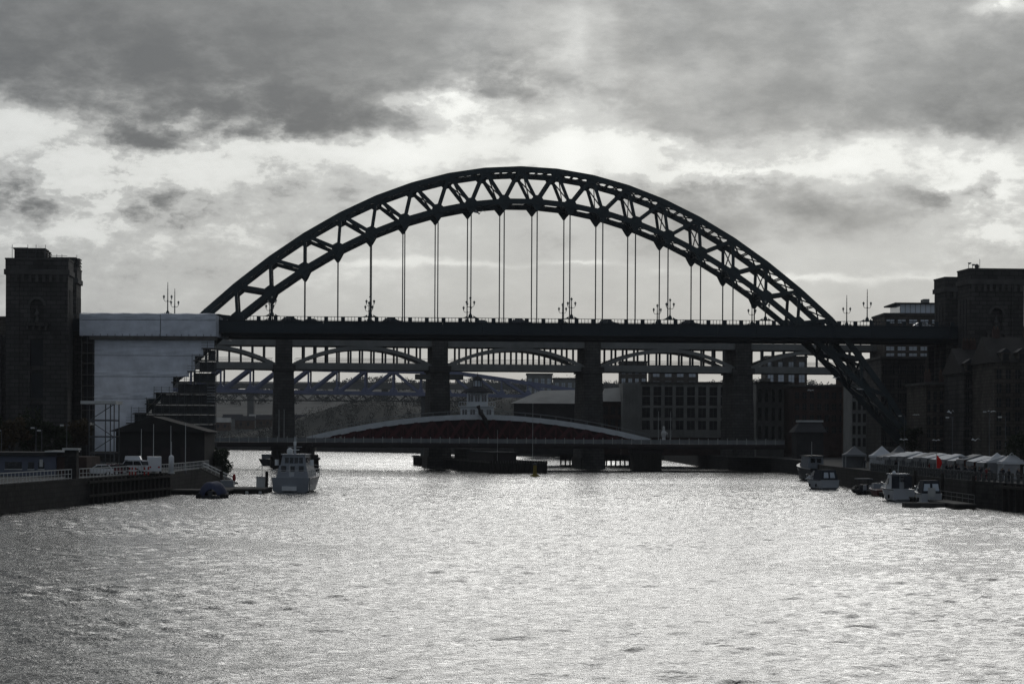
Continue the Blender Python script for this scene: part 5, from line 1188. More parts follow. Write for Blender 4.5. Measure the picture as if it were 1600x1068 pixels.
# ================================================================== right bank: market, quay, people
def canopy_tent(nm, lab, c, w, h_, peak, m_='tent_white', cat='tent', group=None, walls=True):
    t_ = thing(nm, lab, cat, c, group); x, y, z = c
    for sx in (-1, 1):
        for sy in (-1, 1): MB().tube((x + sx * w * .48, y + sy * w * .48, z), (x + sx * w * .48, y + sy * w * .48, z + h_), .06, n=6).part('leg', 'off_white', t_)
    n = 6; m = MB()
    for k in range(n + 1):
        q = k / n; r_ = w * .52 * (1 - q) ** 1.0 + .02; zz = z + h_ + peak * (q ** 1.35)
        m.v += [(x - r_, y - r_, zz), (x + r_, y - r_, zz), (x + r_, y + r_, zz), (x - r_, y + r_, zz)]
    for k in range(n):
        for i in range(4): m.f.append((k * 4 + i, k * 4 + (i + 1) % 4, k * 4 + 4 + (i + 1) % 4, k * 4 + 4 + i)); m.mi.append(0)
    m.part('roof_canopy', m_, t_)
    for sx, sy in ((-1, 0), (1, 0), (0, -1), (0, 1)):
        a = (x + sx * w * .52, y + sy * w * .52)
        MB().box(a[0] - (.02 if sx else w * .52), a[0] + (.02 if sx else w * .52), a[1] - (.02 if sy else w * .52), a[1] + (.02 if sy else w * .52), z + h_ - .35, z + h_ - .005).part('valance', m_, t_)
    if walls:
        MB().box(x - w * .47, x + w * .47, y + w * .46, y + w * .47, z, z + h_ - .36).part('back_wall', m_, t_); MB().box(x + w * .46, x + w * .47, y - w * .45, y + w * .45, z, z + h_ - .36).part('side_wall', m_, t_)
    return t_
rq = lambda x, Y: (Xp(x, Y, 740), Y, QR)
canopy_tent('gazebo', 'bright white peaked gazebo left of its twin at the lower right', rq(1557, 322), 3.2, 2.5, 1.15)
canopy_tent('gazebo', 'bright white peaked gazebo just left of the dark tree trunk at lower right', rq(1580, 318), 3.2, 2.5, 1.2)
canopy_tent('gazebo', 'grey-white peaked tent at the left end of the market', rq(1334, 440), 3.9, 2.4, 1.6, 'tent_grey')
canopy_tent('gazebo', 'white peaked tent immediately left of the long stall row', rq(1377, 420), 3.9, 2.4, 1.7)
canopy_tent('gazebo', 'dim peaked tent behind the left end of the stall row', rq(1404, 452), 3.4, 2.5, 1.6, 'tent_grey')
# striped stall row
NST = 13
for i in range(NST):
    Y = 402 - i * 6.6; x = 62.9 + .12 * i
    lab = ['leftmost stall of the long market row, with drooping side sheets'][0] if i == 0 else f'market stall with pale sloping awning, {["", "second", "third", "fourth", "fifth", "sixth", "seventh", "eighth", "ninth", "tenth", "eleventh", "twelfth"][i]} from the left of the row' if i < NST - 1 else 'rightmost stall of the long market row, nearest the gazebos'
    t_ = thing('market_stall', lab, 'stall', (x + 1.5, Y, QR), 'stalls of the quayside market'); L = 5.3
    for xx in (x, x + 3.2):
        for yy in (Y - L / 2, Y + L / 2): MB().tube((xx, yy, QR), (xx, yy, QR + 2.5), .05, n=5).part('leg', 'off_white', t_)
    z0 = QR + 2.4 + random.uniform(-.14, .14); L = 5.9 + random.uniform(-.5, .4); pk = random.uniform(.65, 1.0); dxr = random.uniform(.3, 1.1)
    MB().prism([(x - .5, Y - L / 2, z0), (x + 3.6, Y - L / 2, z0), (x + 1.5 + dxr, Y - L / 2, z0 + pk)], (random.uniform(-.12, .12), L, random.uniform(-.1, .1))).part('awning', 'tent_white' if i % 5 else 'tent_grey', t_)
    for k in range(3): MB().box(x - .56, x - .51, Y - L / 2 + k * L / 3 + .05, Y - L / 2 + (k + 1) * L / 3 - .1, z0 - .55 - .1 * (k % 2), z0 - .01).part('valance', 'tent_grey', t_)
    MB().box(x + .1, x + .9, Y - L / 2 + .3, Y + L / 2 - .3, QR + .85, QR + .95).part('counter', 'timber_deck', t_); MB().box(x + .15, x + .2, Y - L / 2 + .3, Y + L / 2 - .3, QR + .1, QR + .84).part('counter_cloth', ['coat_red', 'canvas_blue', 'tent_grey', 'coat_dark'][i % 4], t_)
    if i % 3 == 0: MB().box(x - .1, x + 3.3, Y - L / 2 - .06, Y - L / 2 - .02, QR + 1.0, z0).part('side_sheet', 'tent_grey', t_)
for i in range(14):
    Y = 398 - i * 6.3; x = edge_pt(RB, Y) + 1.3 + random.uniform(0, .8); w_ = random.uniform(.3, .5); hh = random.uniform(.3, .9); nth = ['leftmost', 'second', 'third', 'fourth', 'fifth', 'sixth', 'seventh', 'eighth', 'ninth', 'tenth', 'eleventh', 'twelfth', 'thirteenth', 'rightmost'][i]
    c_ = thing('market_crate', f'slatted crate of goods in front of the stall row, {nth}' + ('' if i in (0, 13) else ' from the left'), 'crate', (x, Y, QR), 'crates in front of the stalls'); mt = ['timber_deck', 'hull_red', 'car_blue', 'off_white'][i % 4]
    MB().box(x - w_, x + w_, Y - .3, Y + .3, QR, QR + .06).part('base', mt, c_)
    for k in range(3): z_ = QR + .08 + k * hh / 3; MB().box(x - w_, x + w_, Y - .33, Y - .30, z_, z_ + hh / 4).part('slat', mt, c_); MB().box(x - w_, x + w_, Y + .30, Y + .33, z_, z_ + hh / 4).part('slat', mt, c_)
    for sx in (-1, 1): MB().box(x + sx * w_ - .02, x + sx * w_ + .02, Y - .3, Y + .3, QR + .06, QR + hh).part('end_board', mt, c_)
    MB().lathe((x, Y, QR + hh * .6), [(w_ * .9, 0), (w_ * .7, .2), (.05, .32)], 8).part('goods', ['leaf_green', 'banner_orange', 'off_white'][i % 3], c_)
bn_ = thing('red_banner', 'bright red feather banner on a pole above the nearest boats', 'banner', (Xp(1463, 345), 345, QR)); q = Vector((Xp(1463, 345), 345, QR))
MB().tube(q, q + Vector((0, 0, 3.4)), .04, n=5).part('pole', 'off_white', bn_)
m = MB(); 
for j in range(9):
    a = j / 8; w_ = .6 * math.sin(math.pi * (.2 + .75 * a)); m.v += [(q.x + .03, q.y + .08 * math.sin(a * 5), q.z + 1.2 + 1.9 * a), (q.x + .03 + w_ * 1.3, q.y + .12 * math.sin(a * 7 + 1), q.z + 1.15 + 1.9 * a)]
for j in range(8): m.f.append((2 * j, 2 * j + 1, 2 * j + 3, 2 * j + 2)); m.mi.append(0)
m.part('flag_cloth', 'banner_red', bn_)
tr = thing('food_trailer', 'dull orange-fronted food trailer at the near end of the stall row', 'trailer', (Xp(1520, 338), 338, QR)); a, c = Xp(1504, 336), Xp(1536, 336)
MB().box(a, c, 336, 339, QR + .5, QR + 3.0).part('body', 'tent_grey', tr); MB().box(a + .2, c - .2, 335.93, 335.99, QR + 1.6, QR + 2.7).part('serving_panel', 'banner_orange', tr); MB().box(a - .1, c + .1, 335.0, 335.95, QR + 2.75, QR + 2.85).part('awning_flap', 'tent_white', tr)
for x in (a + .7, c - .7): MB().tube((x, 335.9, QR + .33), (x, 336.2, QR + .33), .33, n=12).part('wheel', 'rubber', tr)
# quay edge railing with stout posts and fenders
qp = thing('quay_post_rail', 'dark stout posts and chain rail along the right quay edge', 'railing', (60, 330, QR))
y = 288.0; ppm = MB().lathe((0, 0, 0), [(.2, 0), (.2, .95), (.26, 1.0), (.26, 1.15), (.1, 1.3)], 8).mesh('post', 'iron_dark')
while y < 400:
    share('post', ppm, qp, (edge_pt(RB, y) + .5, y, QR)); y += 2.3
for p_, q_ in ((288, 314), (314, 400)):
    for z in (.5, .95): MB().beam((edge_pt(RB, p_) + .5, p_, QR + z), (edge_pt(RB, q_) + .5, q_, QR + z), .07, .07).part('rail', 'iron_dark', qp)
wr = thing('fender_wall', 'dark timber fender piles along the right quay wall', 'fender', (61, 310, -.9)); y = 280.0
pm2 = MB().box(-.4, .2, -.2, .2, -.9, QR - .05).mesh('fender_pile', 'timber_wet')
while y < 300: share('fender_pile', pm2, wr, (edge_pt(RB, y), y, 0)); y += 2.6
MB().beam((edge_pt(RB, 279) - .45, 279, QR - .5), (edge_pt(RB, 301) - .45, 301, QR - .5), .25, .3).part('waling_beam', 'timber_wet', wr)
# people on the quay
def person_mesh(nm, coat, stride, arm):
    vs_ = [(0, 0, .95), (0, 0, 1.2), (0, 0, 1.42), (0, 0, 1.52), (0, .02, 1.66), (0, .02, 1.74),
           (-.10, 0, .90), (-.11, stride, .48), (-.11, stride * .7 - .05, .07), (-.11, stride * .7 + .10, .03),
           (.10, 0, .90), (.11, -stride, .48), (.11, -stride * 1.2, .07), (.11, -stride * 1.2 + .14, .03),
           (-.20, 0, 1.40), (-.26, -stride * .8, 1.12), (-.24, arm, .92), (-.23, arm + .05, .83), (.20, 0, 1.40), (.26, stride * .8, 1.12), (.24, arm * .6, .92), (.23, arm * .6 + .05, .83)]
    ed = [(0, 1), (1, 2), (2, 3), (3, 4), (4, 5), (0, 6), (6, 7), (7, 8), (8, 9), (0, 10), (10, 11), (11, 12), (12, 13), (2, 14), (14, 15), (15, 16), (16, 17), (2, 18), (18, 19), (19, 20), (20, 21)]
    rad = [.17, .17, .17, .06, .105, .085, .11, .075, .05, .045, .11, .075, .05, .045, .075, .06, .042, .04, .075, .06, .042, .04]
    me = bpy.data.meshes.new(nm); me.from_pydata(vs_, ed, []); ob = bpy.data.objects.new(nm, me); COL.objects.link(ob)
    ob.modifiers.new('skin', 'SKIN'); 
    if not me.skin_vertices: me.attributes  # layer is made with the modifier
    if len(me.skin_vertices) == 0:
        bpy.context.view_layer.objects.active = ob; bpy.ops.mesh.customdata_skin_add()
    for sv, r_ in zip(me.skin_vertices[0].data, rad): sv.radius = (r_, r_ * .8)
    me.skin_vertices[0].data[0].use_root = True
    sub = ob.modifiers.new('sub', 'SUBSURF'); sub.levels = 1; sub.render_levels = 1
    dg_ = bpy.context.evaluated_depsgraph_get(); out = bpy.data.meshes.new_from_object(ob.evaluated_get(dg_)); bpy.data.objects.remove(ob)
    for mm in (coat, 'trousers', 'skin', 'hair'): out.materials.append(MATS[mm])
    for p_ in out.polygons:
        z = p_.center.z; p_.use_smooth = True
        p_.material_index = 3 if (z > 1.70 or (z > 1.58 and p_.center.y < -.02)) else 2 if z > 1.49 or (z < .90 and abs(p_.center.x) > .2) else 0 if z > .86 else 1
    out.name = nm; return out
PM = [person_mesh('person', c_, s_, a_) for c_, s_, a_ in (('coat_dark', .03, .05), ('coat_grey', .16, .1), ('coat_red', .10, .08), ('coat_dark', .14, .2))]
PP = [(1479, 352, 0), (1486, 346, 1), (1494, 350, 3), (1501, 341, 0), (1508, 331, 3), (1515, 327, 1), (1522, 329, 0), (1530, 322, 3), (1537, 326, 0), (1545, 316, 1), (1566, 312, 0), (1590, 309, 3), (1428, 384, 0), (1440, 378, 3), (1452, 366, 2), (1399, 396, 0), (1350, 428, 3), (1390, 410, 1), (1483, 338, 0), (1497, 332, 0), (1511, 322, 1), (1519, 317, 3), (1527, 313, 0), (1534, 311, 2), (1541, 308, 0), (1552, 304, 3), (1560, 302, 1), (1572, 300, 0), (1582, 297, 3), (1595, 295, 0)]
for i, (x, Y, k) in enumerate(PP):
    o = bpy.data.objects.new('person', PM[k]); COL.objects.link(o); X_ = max(Xp(x, Y, 745), edge_pt(RB, Y) + 1.0 + (i % 3) * .3); o.location = (X_, Y, QR); o.rotation_euler = (0, 0, random.uniform(0, 6.28))
    rank = sorted(range(len(PP)), key=lambda q_: PP[q_][0]).index(i); ordn = ['leftmost', 'second', 'third', 'fourth', 'fifth', 'sixth', 'seventh', 'eighth', 'ninth', 'tenth', 'eleventh', 'twelfth', 'thirteenth', 'fourteenth', 'fifteenth', 'sixteenth', 'seventeenth', 'eighteenth', 'nineteenth', 'twentieth', 'twenty-first', 'twenty-second', 'twenty-third', 'twenty-fourth', 'twenty-fifth', 'twenty-sixth', 'twenty-seventh', 'twenty-eighth', 'twenty-ninth', 'rightmost'][rank]
    lab = f'person in {["dark", "grey", "red", "dark"][k]} coat at the quayside market, {ordn} of the crowd' + ('' if rank in (0, 29) else ' from the left')
    tag(o, lab, 'person', 'people at the quayside market')
for i, (x, Y, h_, lab) in enumerate(((1487, 372, 8.8, 'tall street lamp with pale head above the middle of the stalls'), (1570, 336, 8.6, 'black ornate street lamp above the white gazebos'), (1412, 430, 9.5, 'street lamp beside the foot of the arch above the market'), (1545, 380, 9.8, 'slim street lamp between the brown stone houses and the market'))):
    lamp_post('street_lamp', lab, (max(Xp(x, Y, 740), edge_pt(RB, Y) + 3), Y, QR), h_, .7)
tree('quay_tree', 'dark bare tree at the right edge beside the white gazebos', (Xp(1598, 316, 740), 317, QR), 6.5, 2.6, 'leaf_dark', 900, True, .4)
tree('quay_tree', 'small dark tree behind the market tents near the arch foot', (Xp(1425, 455, 720), 456, QR), 8, 3.0, 'leaf_dark', 1300, True, .45)

# ================================================================== buildings
def block(nm, lab, x0, x1, ytop, Y, depth, m_, cols, rows, gap=(.32, .30), y_low=None, glass='window_dull', roof='flat', trim='granite_trim', cat='building', pil=False, zbase=QR):
    """building front between photograph columns x0..x1 at distance Y, windows recessed between piers and floors"""
    a, c = Xp(x0, Y, 640), Xp(x1, Y, 640); zt_ = Zp(ytop, Y, (x0 + x1) / 2); b_ = thing(nm, lab, cat, ((a + c) / 2, Y + depth / 2, zbase))
    MB().box(a, c, Y + .35, Y + depth, zbase, zt_).part('wall', m_, b_)
    zl = zbase + 1.0 if y_low is None else Zp(y_low, Y, (x0 + x1) / 2); cw = (c - a) / cols; rh = (zt_ - .8 - zl) / rows
    for i in range(cols + 1):
        xx = a + cw * i; w_ = cw * gap[0] / 2; xa, xb = max(a, xx - w_), min(c, xx + w_); pr_ = .0 if not pil else -.25
        MB().box(xa, xb, Y + pr_, Y + .34, zbase, zt_).part('pilaster' if pil else 'wall_pier', m_, b_)
    for r_ in range(rows + 1):
        z = zl + rh * r_; h2 = rh * gap[1] / 2; za, zb_ = (zbase if r_ == 0 else z - h2), (zt_ if r_ == rows else z + h2)
        MB().box(a + .02, c - .02, Y + .06, Y + .33, za, zb_).part('spandrel', m_, b_)
    wme = MB().box(-cw * (1 - gap[0]) / 2, cw * (1 - gap[0]) / 2, -.03, .03, -rh * (1 - gap[1]) / 2, rh * (1 - gap[1]) / 2).mesh('window', glass)
    bme = MB().box(-.05, .05, -.03, .03, -rh * (1 - gap[1]) / 2, rh * (1 - gap[1]) / 2).mesh('glazing_bar', trim); bme2 = MB().box(-cw * (1 - gap[0]) / 2, cw * (1 - gap[0]) / 2, -.03, .03, -.05, .05).mesh('glazing_bar', trim)
    for i in range(cols):
        for r_ in range(rows):
            w_ = share('window', wme, b_, (a + cw * (i + .5), Y + .30, zl + rh * (r_ + .5)))
            for me_ in (bme, bme2):
                g_ = bpy.data.objects.new('glazing_bar', me_); COL.objects.link(g_); g_.parent = w_; g_.location = (0, -.065, 0)
    if roof == 'flat':
        MB().box(a - .3, c + .3, Y - .4, Y + depth + .2, zt_ + .005, zt_ + .55).part('cornice', trim, b_)
    elif roof == 'pitch':
        MB().prism([(a - .4, Y - .4, zt_ + .01), (a - .4, Y + depth + .4, zt_ + .01), (a - .4, Y + depth / 2, zt_ + depth * .24)], (c - a + .8, 0, 0)).part('roof', 'roof_brown', b_)
    elif roof == 'gable':
        MB().prism([(a - .4, Y - .3, zt_ + .01), (c + .4, Y - .3, zt_ + .01), ((a + c) / 2, Y - .3, zt_ + (c - a) * .32)], (0, depth, 0)).part('roof', 'roof_slate', b_)
    return b_, a, c, zt_
def chimney(b_, x, y, z, h_=2.2):
    ch_ = MB().box(x - .6, x + .6, y - .5, y + .5, z, z + h_).part('chimney', 'brick_dark', b_)
    for s_ in (-.3, .3): MB().lathe((x + s_, y, z + h_), [(.16, 0), (.14, .5)], 8).part('chimney_pot', 'brick_brown', ch_)
# hotel with tall pilasters
b_, a, c, zt_ = block('riverside_hotel', 'pale riverside block with tall pilasters and long windows behind the right piers', 1000, 1140, 599, 692, 26, 'stone_pale', 8, 2, (.30, .10), 634, pil=True)
cw = (c - a) / 8
for r_, (y0, y1) in enumerate(((637, 652), (657, 671))):
    for i in range(8):
        for k in (-.18, .18): MB().box(a + cw * (i + .5 + k) - .55, a + cw * (i + .5 + k) + .55, 691.99, 692.05, Zp(y1, 692, 1070), Zp(y0, 692, 1070)).part('lower_window', 'window_dull', b_)
MB().box(a - 5.2, a - .01, 691, 716, QR, zt_ + .2).part('stair_tower', 'stone_pale', b_)
for i in range(5): MB().box(a - 5.0 + i * 1.0, a - 4.5 + i * 1.0, 690.75, 690.98, QR + 1, zt_ - .3).part('fin', 'stone_pale', b_)
MB().box(a - 6, c + 4, 680, 690, QR, Zp(683, 685, 1070)).part('podium', 'brick_dark', b_)
b_, a, c, zt_ = block('stone_office', 'plain pale stone block right of the pilastered block', 1181, 1234, 599, 664, 20, 'stone_pale', 5, 3, (.55, .3), 690)
MB().box(a + 1, a + 4, 665, 668, zt_ + .56, zt_ + 1.4).part('roof_plant', 'off_white', b_)
b_, a, c, zt_ = block('brick_warehouse', 'dark brick building with rows of small windows behind the arch foot', 1239, 1320, 604, 640, 22, 'brick_dark', 7, 4, (.45, .45), 680); chimney(b_, a + 2, 650, zt_ + .56)
b_, a, c, zt_ = block('brick_warehouse', 'brown gabled brick house between the dark brick building and the arch foot', 1321, 1372, 590, 632, 20, 'brick_brown', 4, 5, (.5, .45), 690, roof='gable')
b_, a, c, zt_ = block('stone_warehouse', 'tall narrow pale stone house seen between the arch legs', 1330, 1362, 600, 560, 14, 'stone_pale', 4, 5, (.4, .3), 700, roof='pitch')
# long warehouse with pale roofs in the middle
wh = thing('quay_warehouse', 'long dark warehouse with pale sloping roof beside the middle pier', 'warehouse', (25, 710, QR)); Y = 700
a, c = Xp(797, Y), Xp(908, Y); ze, zr = Zp(630, Y, 850), Zp(609, Y, 850)
MB().box(a + 1, c, Y, Y + 20, QR, ze).part('wall', 'wall_dark', wh)
MB().hexa([(a, Y - .6, ze), (c, Y - .6, ze), (c, Y + 21, ze), (a, Y + 21, ze)], [(a + 9, Y + 9.5, zr), (c, Y + 9.5, zr + .3), (c, Y + 10.5, zr + .3), (a + 9, Y + 10.5, zr)]).part('roof', 'roof_pale', wh)
for i in range(14): MB().box(a + 1.5 + i * 1.4, a + 1.9 + i * 1.4, Y - .12, Y - .01, QR, ze - .05).part('cladding_rib', 'wall_dark', wh)
b_, a, c, zt_ = block('gabled_warehouse', 'pale-roofed gabled warehouse just right of the middle pier', 940, 974, 627, 704, 18, 'brick_dark', 3, 3, (.4, .35), 690, roof=None)
MB().hexa([(a - .5, 703.4, zt_ + .01), (c + .5, 703.4, zt_ + .01), (c + .5, 722, zt_ + .01), (a - .5, 722, zt_ + .01)], [(a + 1, 711, zt_ + 4.0), (c + .5, 711, zt_ + 4.4), (c + .5, 713, zt_ + 4.4), (a + 1, 713, zt_ + 4.0)]).part('roof', 'roof_pale', b_)
for x0, x1, yt, Y, lab in ((822, 862, 585, 990, 'pale hillside block with square windows beyond the two-deck bridge'), (864, 905, 592, 960, 'lower pale hillside block left of the middle pier'), (968, 1010, 566, 1010, 'distant dark hillside block behind the bowstring arches'), (1015, 1090, 572, 1040, 'long distant block behind the right bowstring arches'), (1195, 1260, 558, 900, 'distant block behind the rightmost bowstring arch')):
    b_, a, c, zt_ = block('hillside_building', lab, x0, x1, yt, Y, 16, 'stone_pale' if x0 < 900 else 'stone_brown', 4, 5, (.45, .4), 660, glass='glass_sky')
# scattered houses low on the far valley side
for i, (x, Y) in enumerate(((345, 1470), (362, 1500), (381, 1480), (398, 1530), (412, 1490), (470, 1500), (489, 1540), (508, 1480))):
    X_ = Xp(x, Y, 650); z0 = hill_z(X_, Y) - .5; nth = ['leftmost', 'second', 'third', 'fourth', 'fifth', 'sixth', 'seventh', 'rightmost'][i]
    fh = thing('far_house', f'tiny pale house on the hazy valley side, {nth}' + ('' if i in (0, 7) else ' from the left'), 'house', (X_, Y, z0), 'houses on the far valley side'); w_ = random.uniform(3.5, 6)
    MB().box(X_ - w_, X_ + w_, Y, Y + 8, z0, z0 + 5.5).part('wall', 'stone_pale' if i % 2 else 'brick_brown', fh); MB().prism([(X_ - w_ - .4, Y - .4, z0 + 5.51), (X_ - w_ - .4, Y + 8.4, z0 + 5.51), (X_ - w_ - .4, Y + 4, z0 + 8.4)], (2 * w_ + .8, 0, 0)).part('roof', 'roof_pale' if i % 3 == 0 else 'roof_slate', fh)
    for k in (-.5, .3): MB().box(X_ + k * w_, X_ + k * w_ + 1.4, Y - .1, Y - .01, z0 + 2.2, z0 + 4.2).part('window', 'window_dull', fh)
# skyline building right of the arch
b_, a, c, zt_ = block('glass_topped_building', 'modern building with glazed top storey and jutting roof beside the right tower', 1381, 1470, 492, 640, 22, 'stone_brown', 5, 6, (.30, .45), 560, glass='glass_sky')
g0_, g1_ = Xp(1406, 640), Xp(1470, 640); zg0, zg1 = Zp(491, 640, 1430), Zp(475, 640, 1430)
gl = MB().box(g0_, g1_, 641, 658, zg0 + .3, zg1).part('glazed_storey', 'glass_sky', b_)
for i in range(9): MB().box(g0_ + (g1_ - g0_) * i / 8 - .06, g0_ + (g1_ - g0_) * i / 8 + .06, 640.9, 640.99, zg0 + .3, zg1).part('mullion', 'iron_grey', gl)
MB().box(g0_ - 1.6, g1_ + .5, 639.5, 659, zg1 + .005, zg1 + .4).part('jutting_roof', 'wall_dark', b_); MB().box(Xp(1447, 640), Xp(1456, 640), 645, 650, zg1 + .41, zg1 + 1.7).part('roof_plant', 'stone_pale', b_)
# row of dark stone houses on the right
for x0, x1, yt, Y, D, m_, co, ro, rf_, lab in ((1446, 1504, 601, 452, 22, 'stone_brown', 6, 5, 'flat', 'dark stone house with closely set windows, left of the row beneath the right tower'), (1505, 1552, 582, 432, 20, 'granite_soot', 4, 6, 'pitch', 'taller soot-dark house in the middle of the row beneath the right tower'), (1553, 1640, 566, 412, 20, 'stone_brown', 6, 6, 'pitch', 'brown stone house at the right edge beneath the right tower')):
    b_, a, c, zt_ = block('stone_house', lab, x0, x1, yt, Y, D, m_, co, ro, (.48, .36), 706, roof=rf_)
    chimney(b_, a + 2.2, Y + D / 2, zt_ + (D * .20 if rf_ == 'pitch' else .56)); chimney(b_, c - 2, Y + D / 2, zt_ + (D * .20 if rf_ == 'pitch' else .56))
    for k in range(3 if rf_ == 'pitch' else 0):
        xx = a + (c - a) * (k + .7) / 3.4; d_ = MB().box(xx - .8, xx + .8, Y + .2, Y + 3.6, zt_ + .1, zt_ + 1.75).part('dormer', 'stone_brown', b_); MB().box(xx - .5, xx + .5, Y + .12, Y + .19, zt_ + .4, zt_ + 1.5).part('dormer_window', 'window_dull', d_)
        MB().prism([(xx - 1.0, Y, zt_ + 1.76), (xx + 1.0, Y, zt_ + 1.76), (xx, Y, zt_ + 2.5)], (0, 4, 0)).part('dormer_roof', 'roof_slate', d_)
b_, a, c, zt_ = block('corner_house', 'dark corner block behind the foot of the arch on the right', 1376, 1445, 560, 530, 22, 'granite_soot', 6, 6, (.5, .4), 700)
for x0, x1, yt, Y, m_, rf_, lab in ((1643, 1730, 575, 404, 'granite_soot', 'pitch', 'soot-dark house next beyond the right edge of the row'), (1733, 1840, 590, 396, 'stone_brown', 'flat', 'broad brown stone block further along the right quay'), (1630, 1790, 520, 560, 'stone_brown', 'flat', 'tall brown block on the hill behind the right tower'), (1795, 1960, 545, 580, 'brick_dark', 'flat', 'long dark brick block on the hill far to the right')):
    b_, a, c, zt_ = block('stone_house' if Y < 500 else 'hill_block', lab, x0, x1, yt, Y, 20, m_, 7, 5, (.48, .36), 706 if Y < 500 else 690, roof=rf_)
ks = thing('quay_pavilion', 'low dark pavilion with a pale hipped roof left of the arch foot', 'pavilion', (Xp(1266, 600), 606, QR)); a, c = Xp(1240, 600), Xp(1292, 600)
MB().box(a + .8, c - .8, 600.8, 611, QR, Zp(675, 600, 1266)).part('wall', 'wall_dark', ks)
MB().hexa([(a, 600, Zp(675, 600, 1266)), (c, 600, Zp(675, 600, 1266)), (c, 612, Zp(675, 600, 1266)), (a, 612, Zp(675, 600, 1266))], [(a + 2, 604, Zp(659, 600, 1266)), (c - 1, 604, Zp(659, 600, 1266)), (c - 1, 608, Zp(659, 600, 1266)), (a + 2, 608, Zp(659, 600, 1266))]).part('roof', 'roof_slate', ks)
MB().box(a + 1.5, c - .5, 603.5, 608.5, Zp(659, 600, 1266) + .005, Zp(656, 600, 1266)).part('roof_ridge', 'off_white', ks)
# cars parked on the far quay, sculpture, flagpoles
GC = 'cars parked on the far right quay'
for i in range(12):
    Y = 690 + i * 13; x = edge_pt(RB, Y) + 3.2 + (i % 2) * .4
    put_car(CH, 'h', (x, Y, QR), R(90 + random.uniform(-6, 6)), f'{["silver", "white", "grey", "silver", "black"][i % 5]} car parked on the far right quay, {["nearest", "second", "third", "fourth", "fifth", "sixth", "seventh", "eighth", "ninth", "tenth", "eleventh", "farthest"][i]} of the line', ['car_silver', 'car_white', 'car_grey', 'car_silver', 'car_black'][i % 5], 'car_black', GC)
p = P(1037, 690, 622); sl = thing('quay_sculpture', 'pale standing sculpture on the swing bridge walkway between two flagpoles', 'sculpture', (p.x, 624, zd))
MB().lathe((p.x, 624, zd), [(1.0, 0), (.9, .5), (.5, .7), (.45, 1.5), (.75, 2.2), (.6, 2.9), (.28, 3.3), (.36, 3.7), (.30, 4.1), (.05, 4.4)], 12).part('figure', 'bronze_pale', sl, True); MB().path([(p.x + .4, 624, zd + 2.8), (p.x + .95, 624, zd + 2.4), (p.x + 1.1, 624, zd + 1.6)], [.2, .16, .1], 8).part('raised_arm', 'bronze_pale', sl, True)
for x, Y, yt, lab in ((1028, 620, 643, 'slim pale flagpole left of the sculpture'), (1047, 620, 643, 'slim pale flagpole right of the sculpture'), (435, 618, 641, 'left of two slim pale poles before the leftmost stone pier'), (443, 618, 641, 'right of two slim pale poles before the leftmost stone pier')):
    p = P(x, 690, Y); fl = thing('flagpole', lab, 'flagpole', (p.x, Y, zd - .3)); MB().tube((p.x, Y, zd - .3), (p.x, Y, Zp(yt, Y, x)), .09, .05, 7).part('pole', 'off_white', fl); MB().lathe((p.x, Y, Zp(yt, Y, x)), [(.1, 0), (.13, .1), (.03, .22)], 8).part('finial', 'chrome', fl)
# small work barge by the left pier and a gull
p = PW(432, 727); bg = thing('work_barge', 'dark flat barge lying against the left swing bridge pier', 'barge', p); hull_mesh(10, 4, 1.6, .5, .3); 
MB().hexa([(p.x - 4, p.y, -.4), (p.x + 5, p.y, -.4), (p.x + 5, p.y + 4, -.4), (p.x - 4, p.y + 4, -.4)], [(p.x - 5.2, p.y, 1.9), (p.x + 5, p.y, 1.6), (p.x + 5, p.y + 4, 1.6), (p.x - 5.2, p.y + 4, 1.9)]).part('hull', 'hull_dark', bg); MB().box(p.x - 4.4, p.x - 1, p.y + .5, p.y + 3.5, 1.9, 3.2).part('cabin', 'boat_grey', bg)
p = PW(491, 738); dp = thing('mooring_dolphin', 'dark pile cluster with a thin pole right of the patrol boat', 'dolphin', p)
for dx_, dy_ in ((-.8, 0), (.8, 0), (0, 1), (0, -1)): MB().tube((p.x + dx_, p.y + dy_, -1), (p.x + dx_ * .6, p.y + dy_ * .6, 4.2), .35, n=9).part('pile', 'timber_wet', dp)
MB().box(p.x - 1.2, p.x + 1.2, p.y - 1.2, p.y + 1.2, 3.0, 3.5).part('collar', 'timber_wet', dp); MB().tube((p.x - .6, p.y, 4.2), (p.x - .6, p.y, 9.5), .07, .04, 6).part('pole', 'iron_dark', dp)
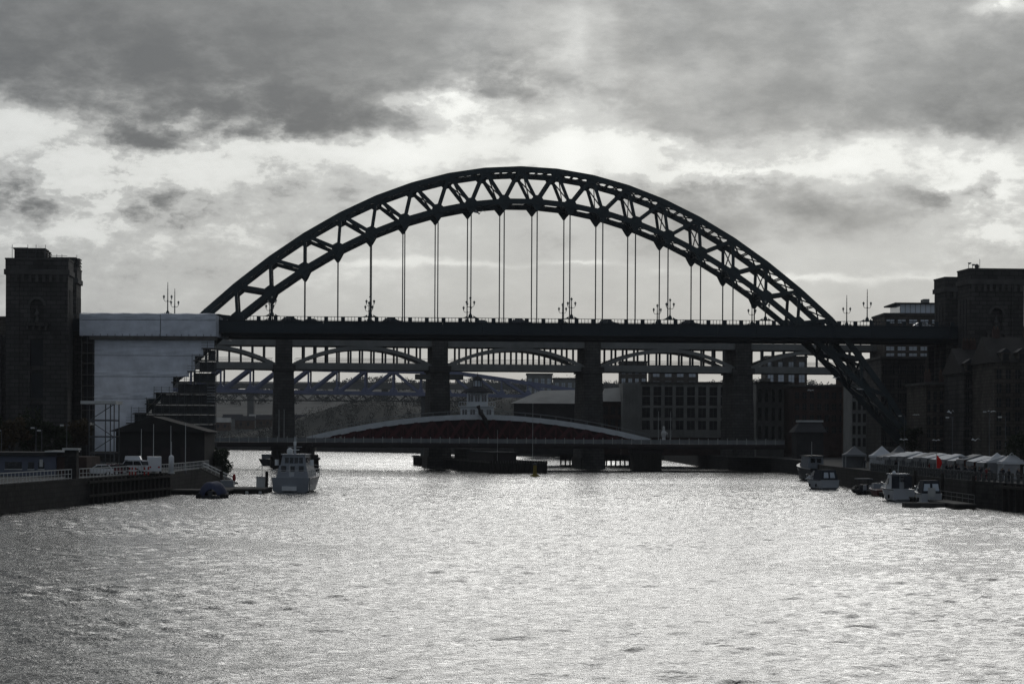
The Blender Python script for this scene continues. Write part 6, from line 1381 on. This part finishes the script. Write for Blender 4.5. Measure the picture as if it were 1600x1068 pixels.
GULLS = [(748, 334, 300, 'small gull gliding below the crown of the arch'), (1306, 591, 430, 'white gull flying in front of the arch leg just below the deck'), (1342, 608, 430, 'white gull flying over the middle of the arch leg'), (1431, 648, 425, 'white gull flying just right of the arch leg near its foot'),
 (1485, 645, 400, 'white gull flying before the leftmost dark stone house'), (1548, 643, 390, 'white gull flying before the rightmost dark stone house'), (1411, 687, 410, 'white gull low over the white peaked tents'), (1462, 688, 395, 'white gull low above the middle of the stall row'), (1523, 688, 380, 'white gull low above the right end of the stall row'), (1266, 610, 440, 'white gull flying before the dark brick building')]
for i, (x, y, Y, lab) in enumerate(GULLS):
    p = P(x, y, Y); gl_ = thing('gull', lab, 'bird', p, 'gulls over the river'); gm = 'gull_grey' if i == 0 else 'white_paint'; up_ = random.uniform(-.1, .35)
    MB().path([p + Vector((-.26, 0, 0)), p + Vector((-.05, 0, .02)), p + Vector((.12, 0, .02)), p + Vector((.3, 0, 0))], [.02, .09, .08, .02], 8).part('body', gm, gl_, True)
    for sg in (-1, 1): MB().prism([p + Vector((.1, 0, .03)), p + Vector((-.1, 0, .03)), p + Vector((-.14 + sg * .12, sg * .42, .12 + up_)), p + Vector((-.2 + sg * .2, sg * .72, up_ * .4)), p + Vector((-.02 + sg * .12, sg * .42, .14 + up_))], (0, 0, .025)).part('wing', gm, gl_)
    gl_.rotation_euler = (0, 0, random.uniform(.6, 2.4))

# the three vehicles everything was copied from stand out of the way
def wipe(o):
    for ch_ in list(o.children): wipe(ch_)
    bpy.data.objects.remove(o)
for o in (CH, CV, CF): wipe(o)
HAZE = 0.00005

# ================================================================== haze
hz = MB(); hz.box(-1550, 1550, -60, 3100, -2.5, 130)
hm = bpy.data.materials.new('haze_air'); hm.use_nodes = True; ht = hm.node_tree; ht.nodes.clear()
pv = ht.nodes.new('ShaderNodeVolumePrincipled'); pv.inputs['Color'].default_value = (.92, .95, 1.0, 1); pv.inputs['Density'].default_value = HAZE; pv.inputs['Anisotropy'].default_value = .2
ho = ht.nodes.new('ShaderNodeOutputMaterial'); ht.links.new(pv.outputs[0], ho.inputs['Volume']); MATS['haze_air'] = hm
hz.top('haze', 'haze_air', 'thin grey haze over the river', kind='stuff', at0=True)
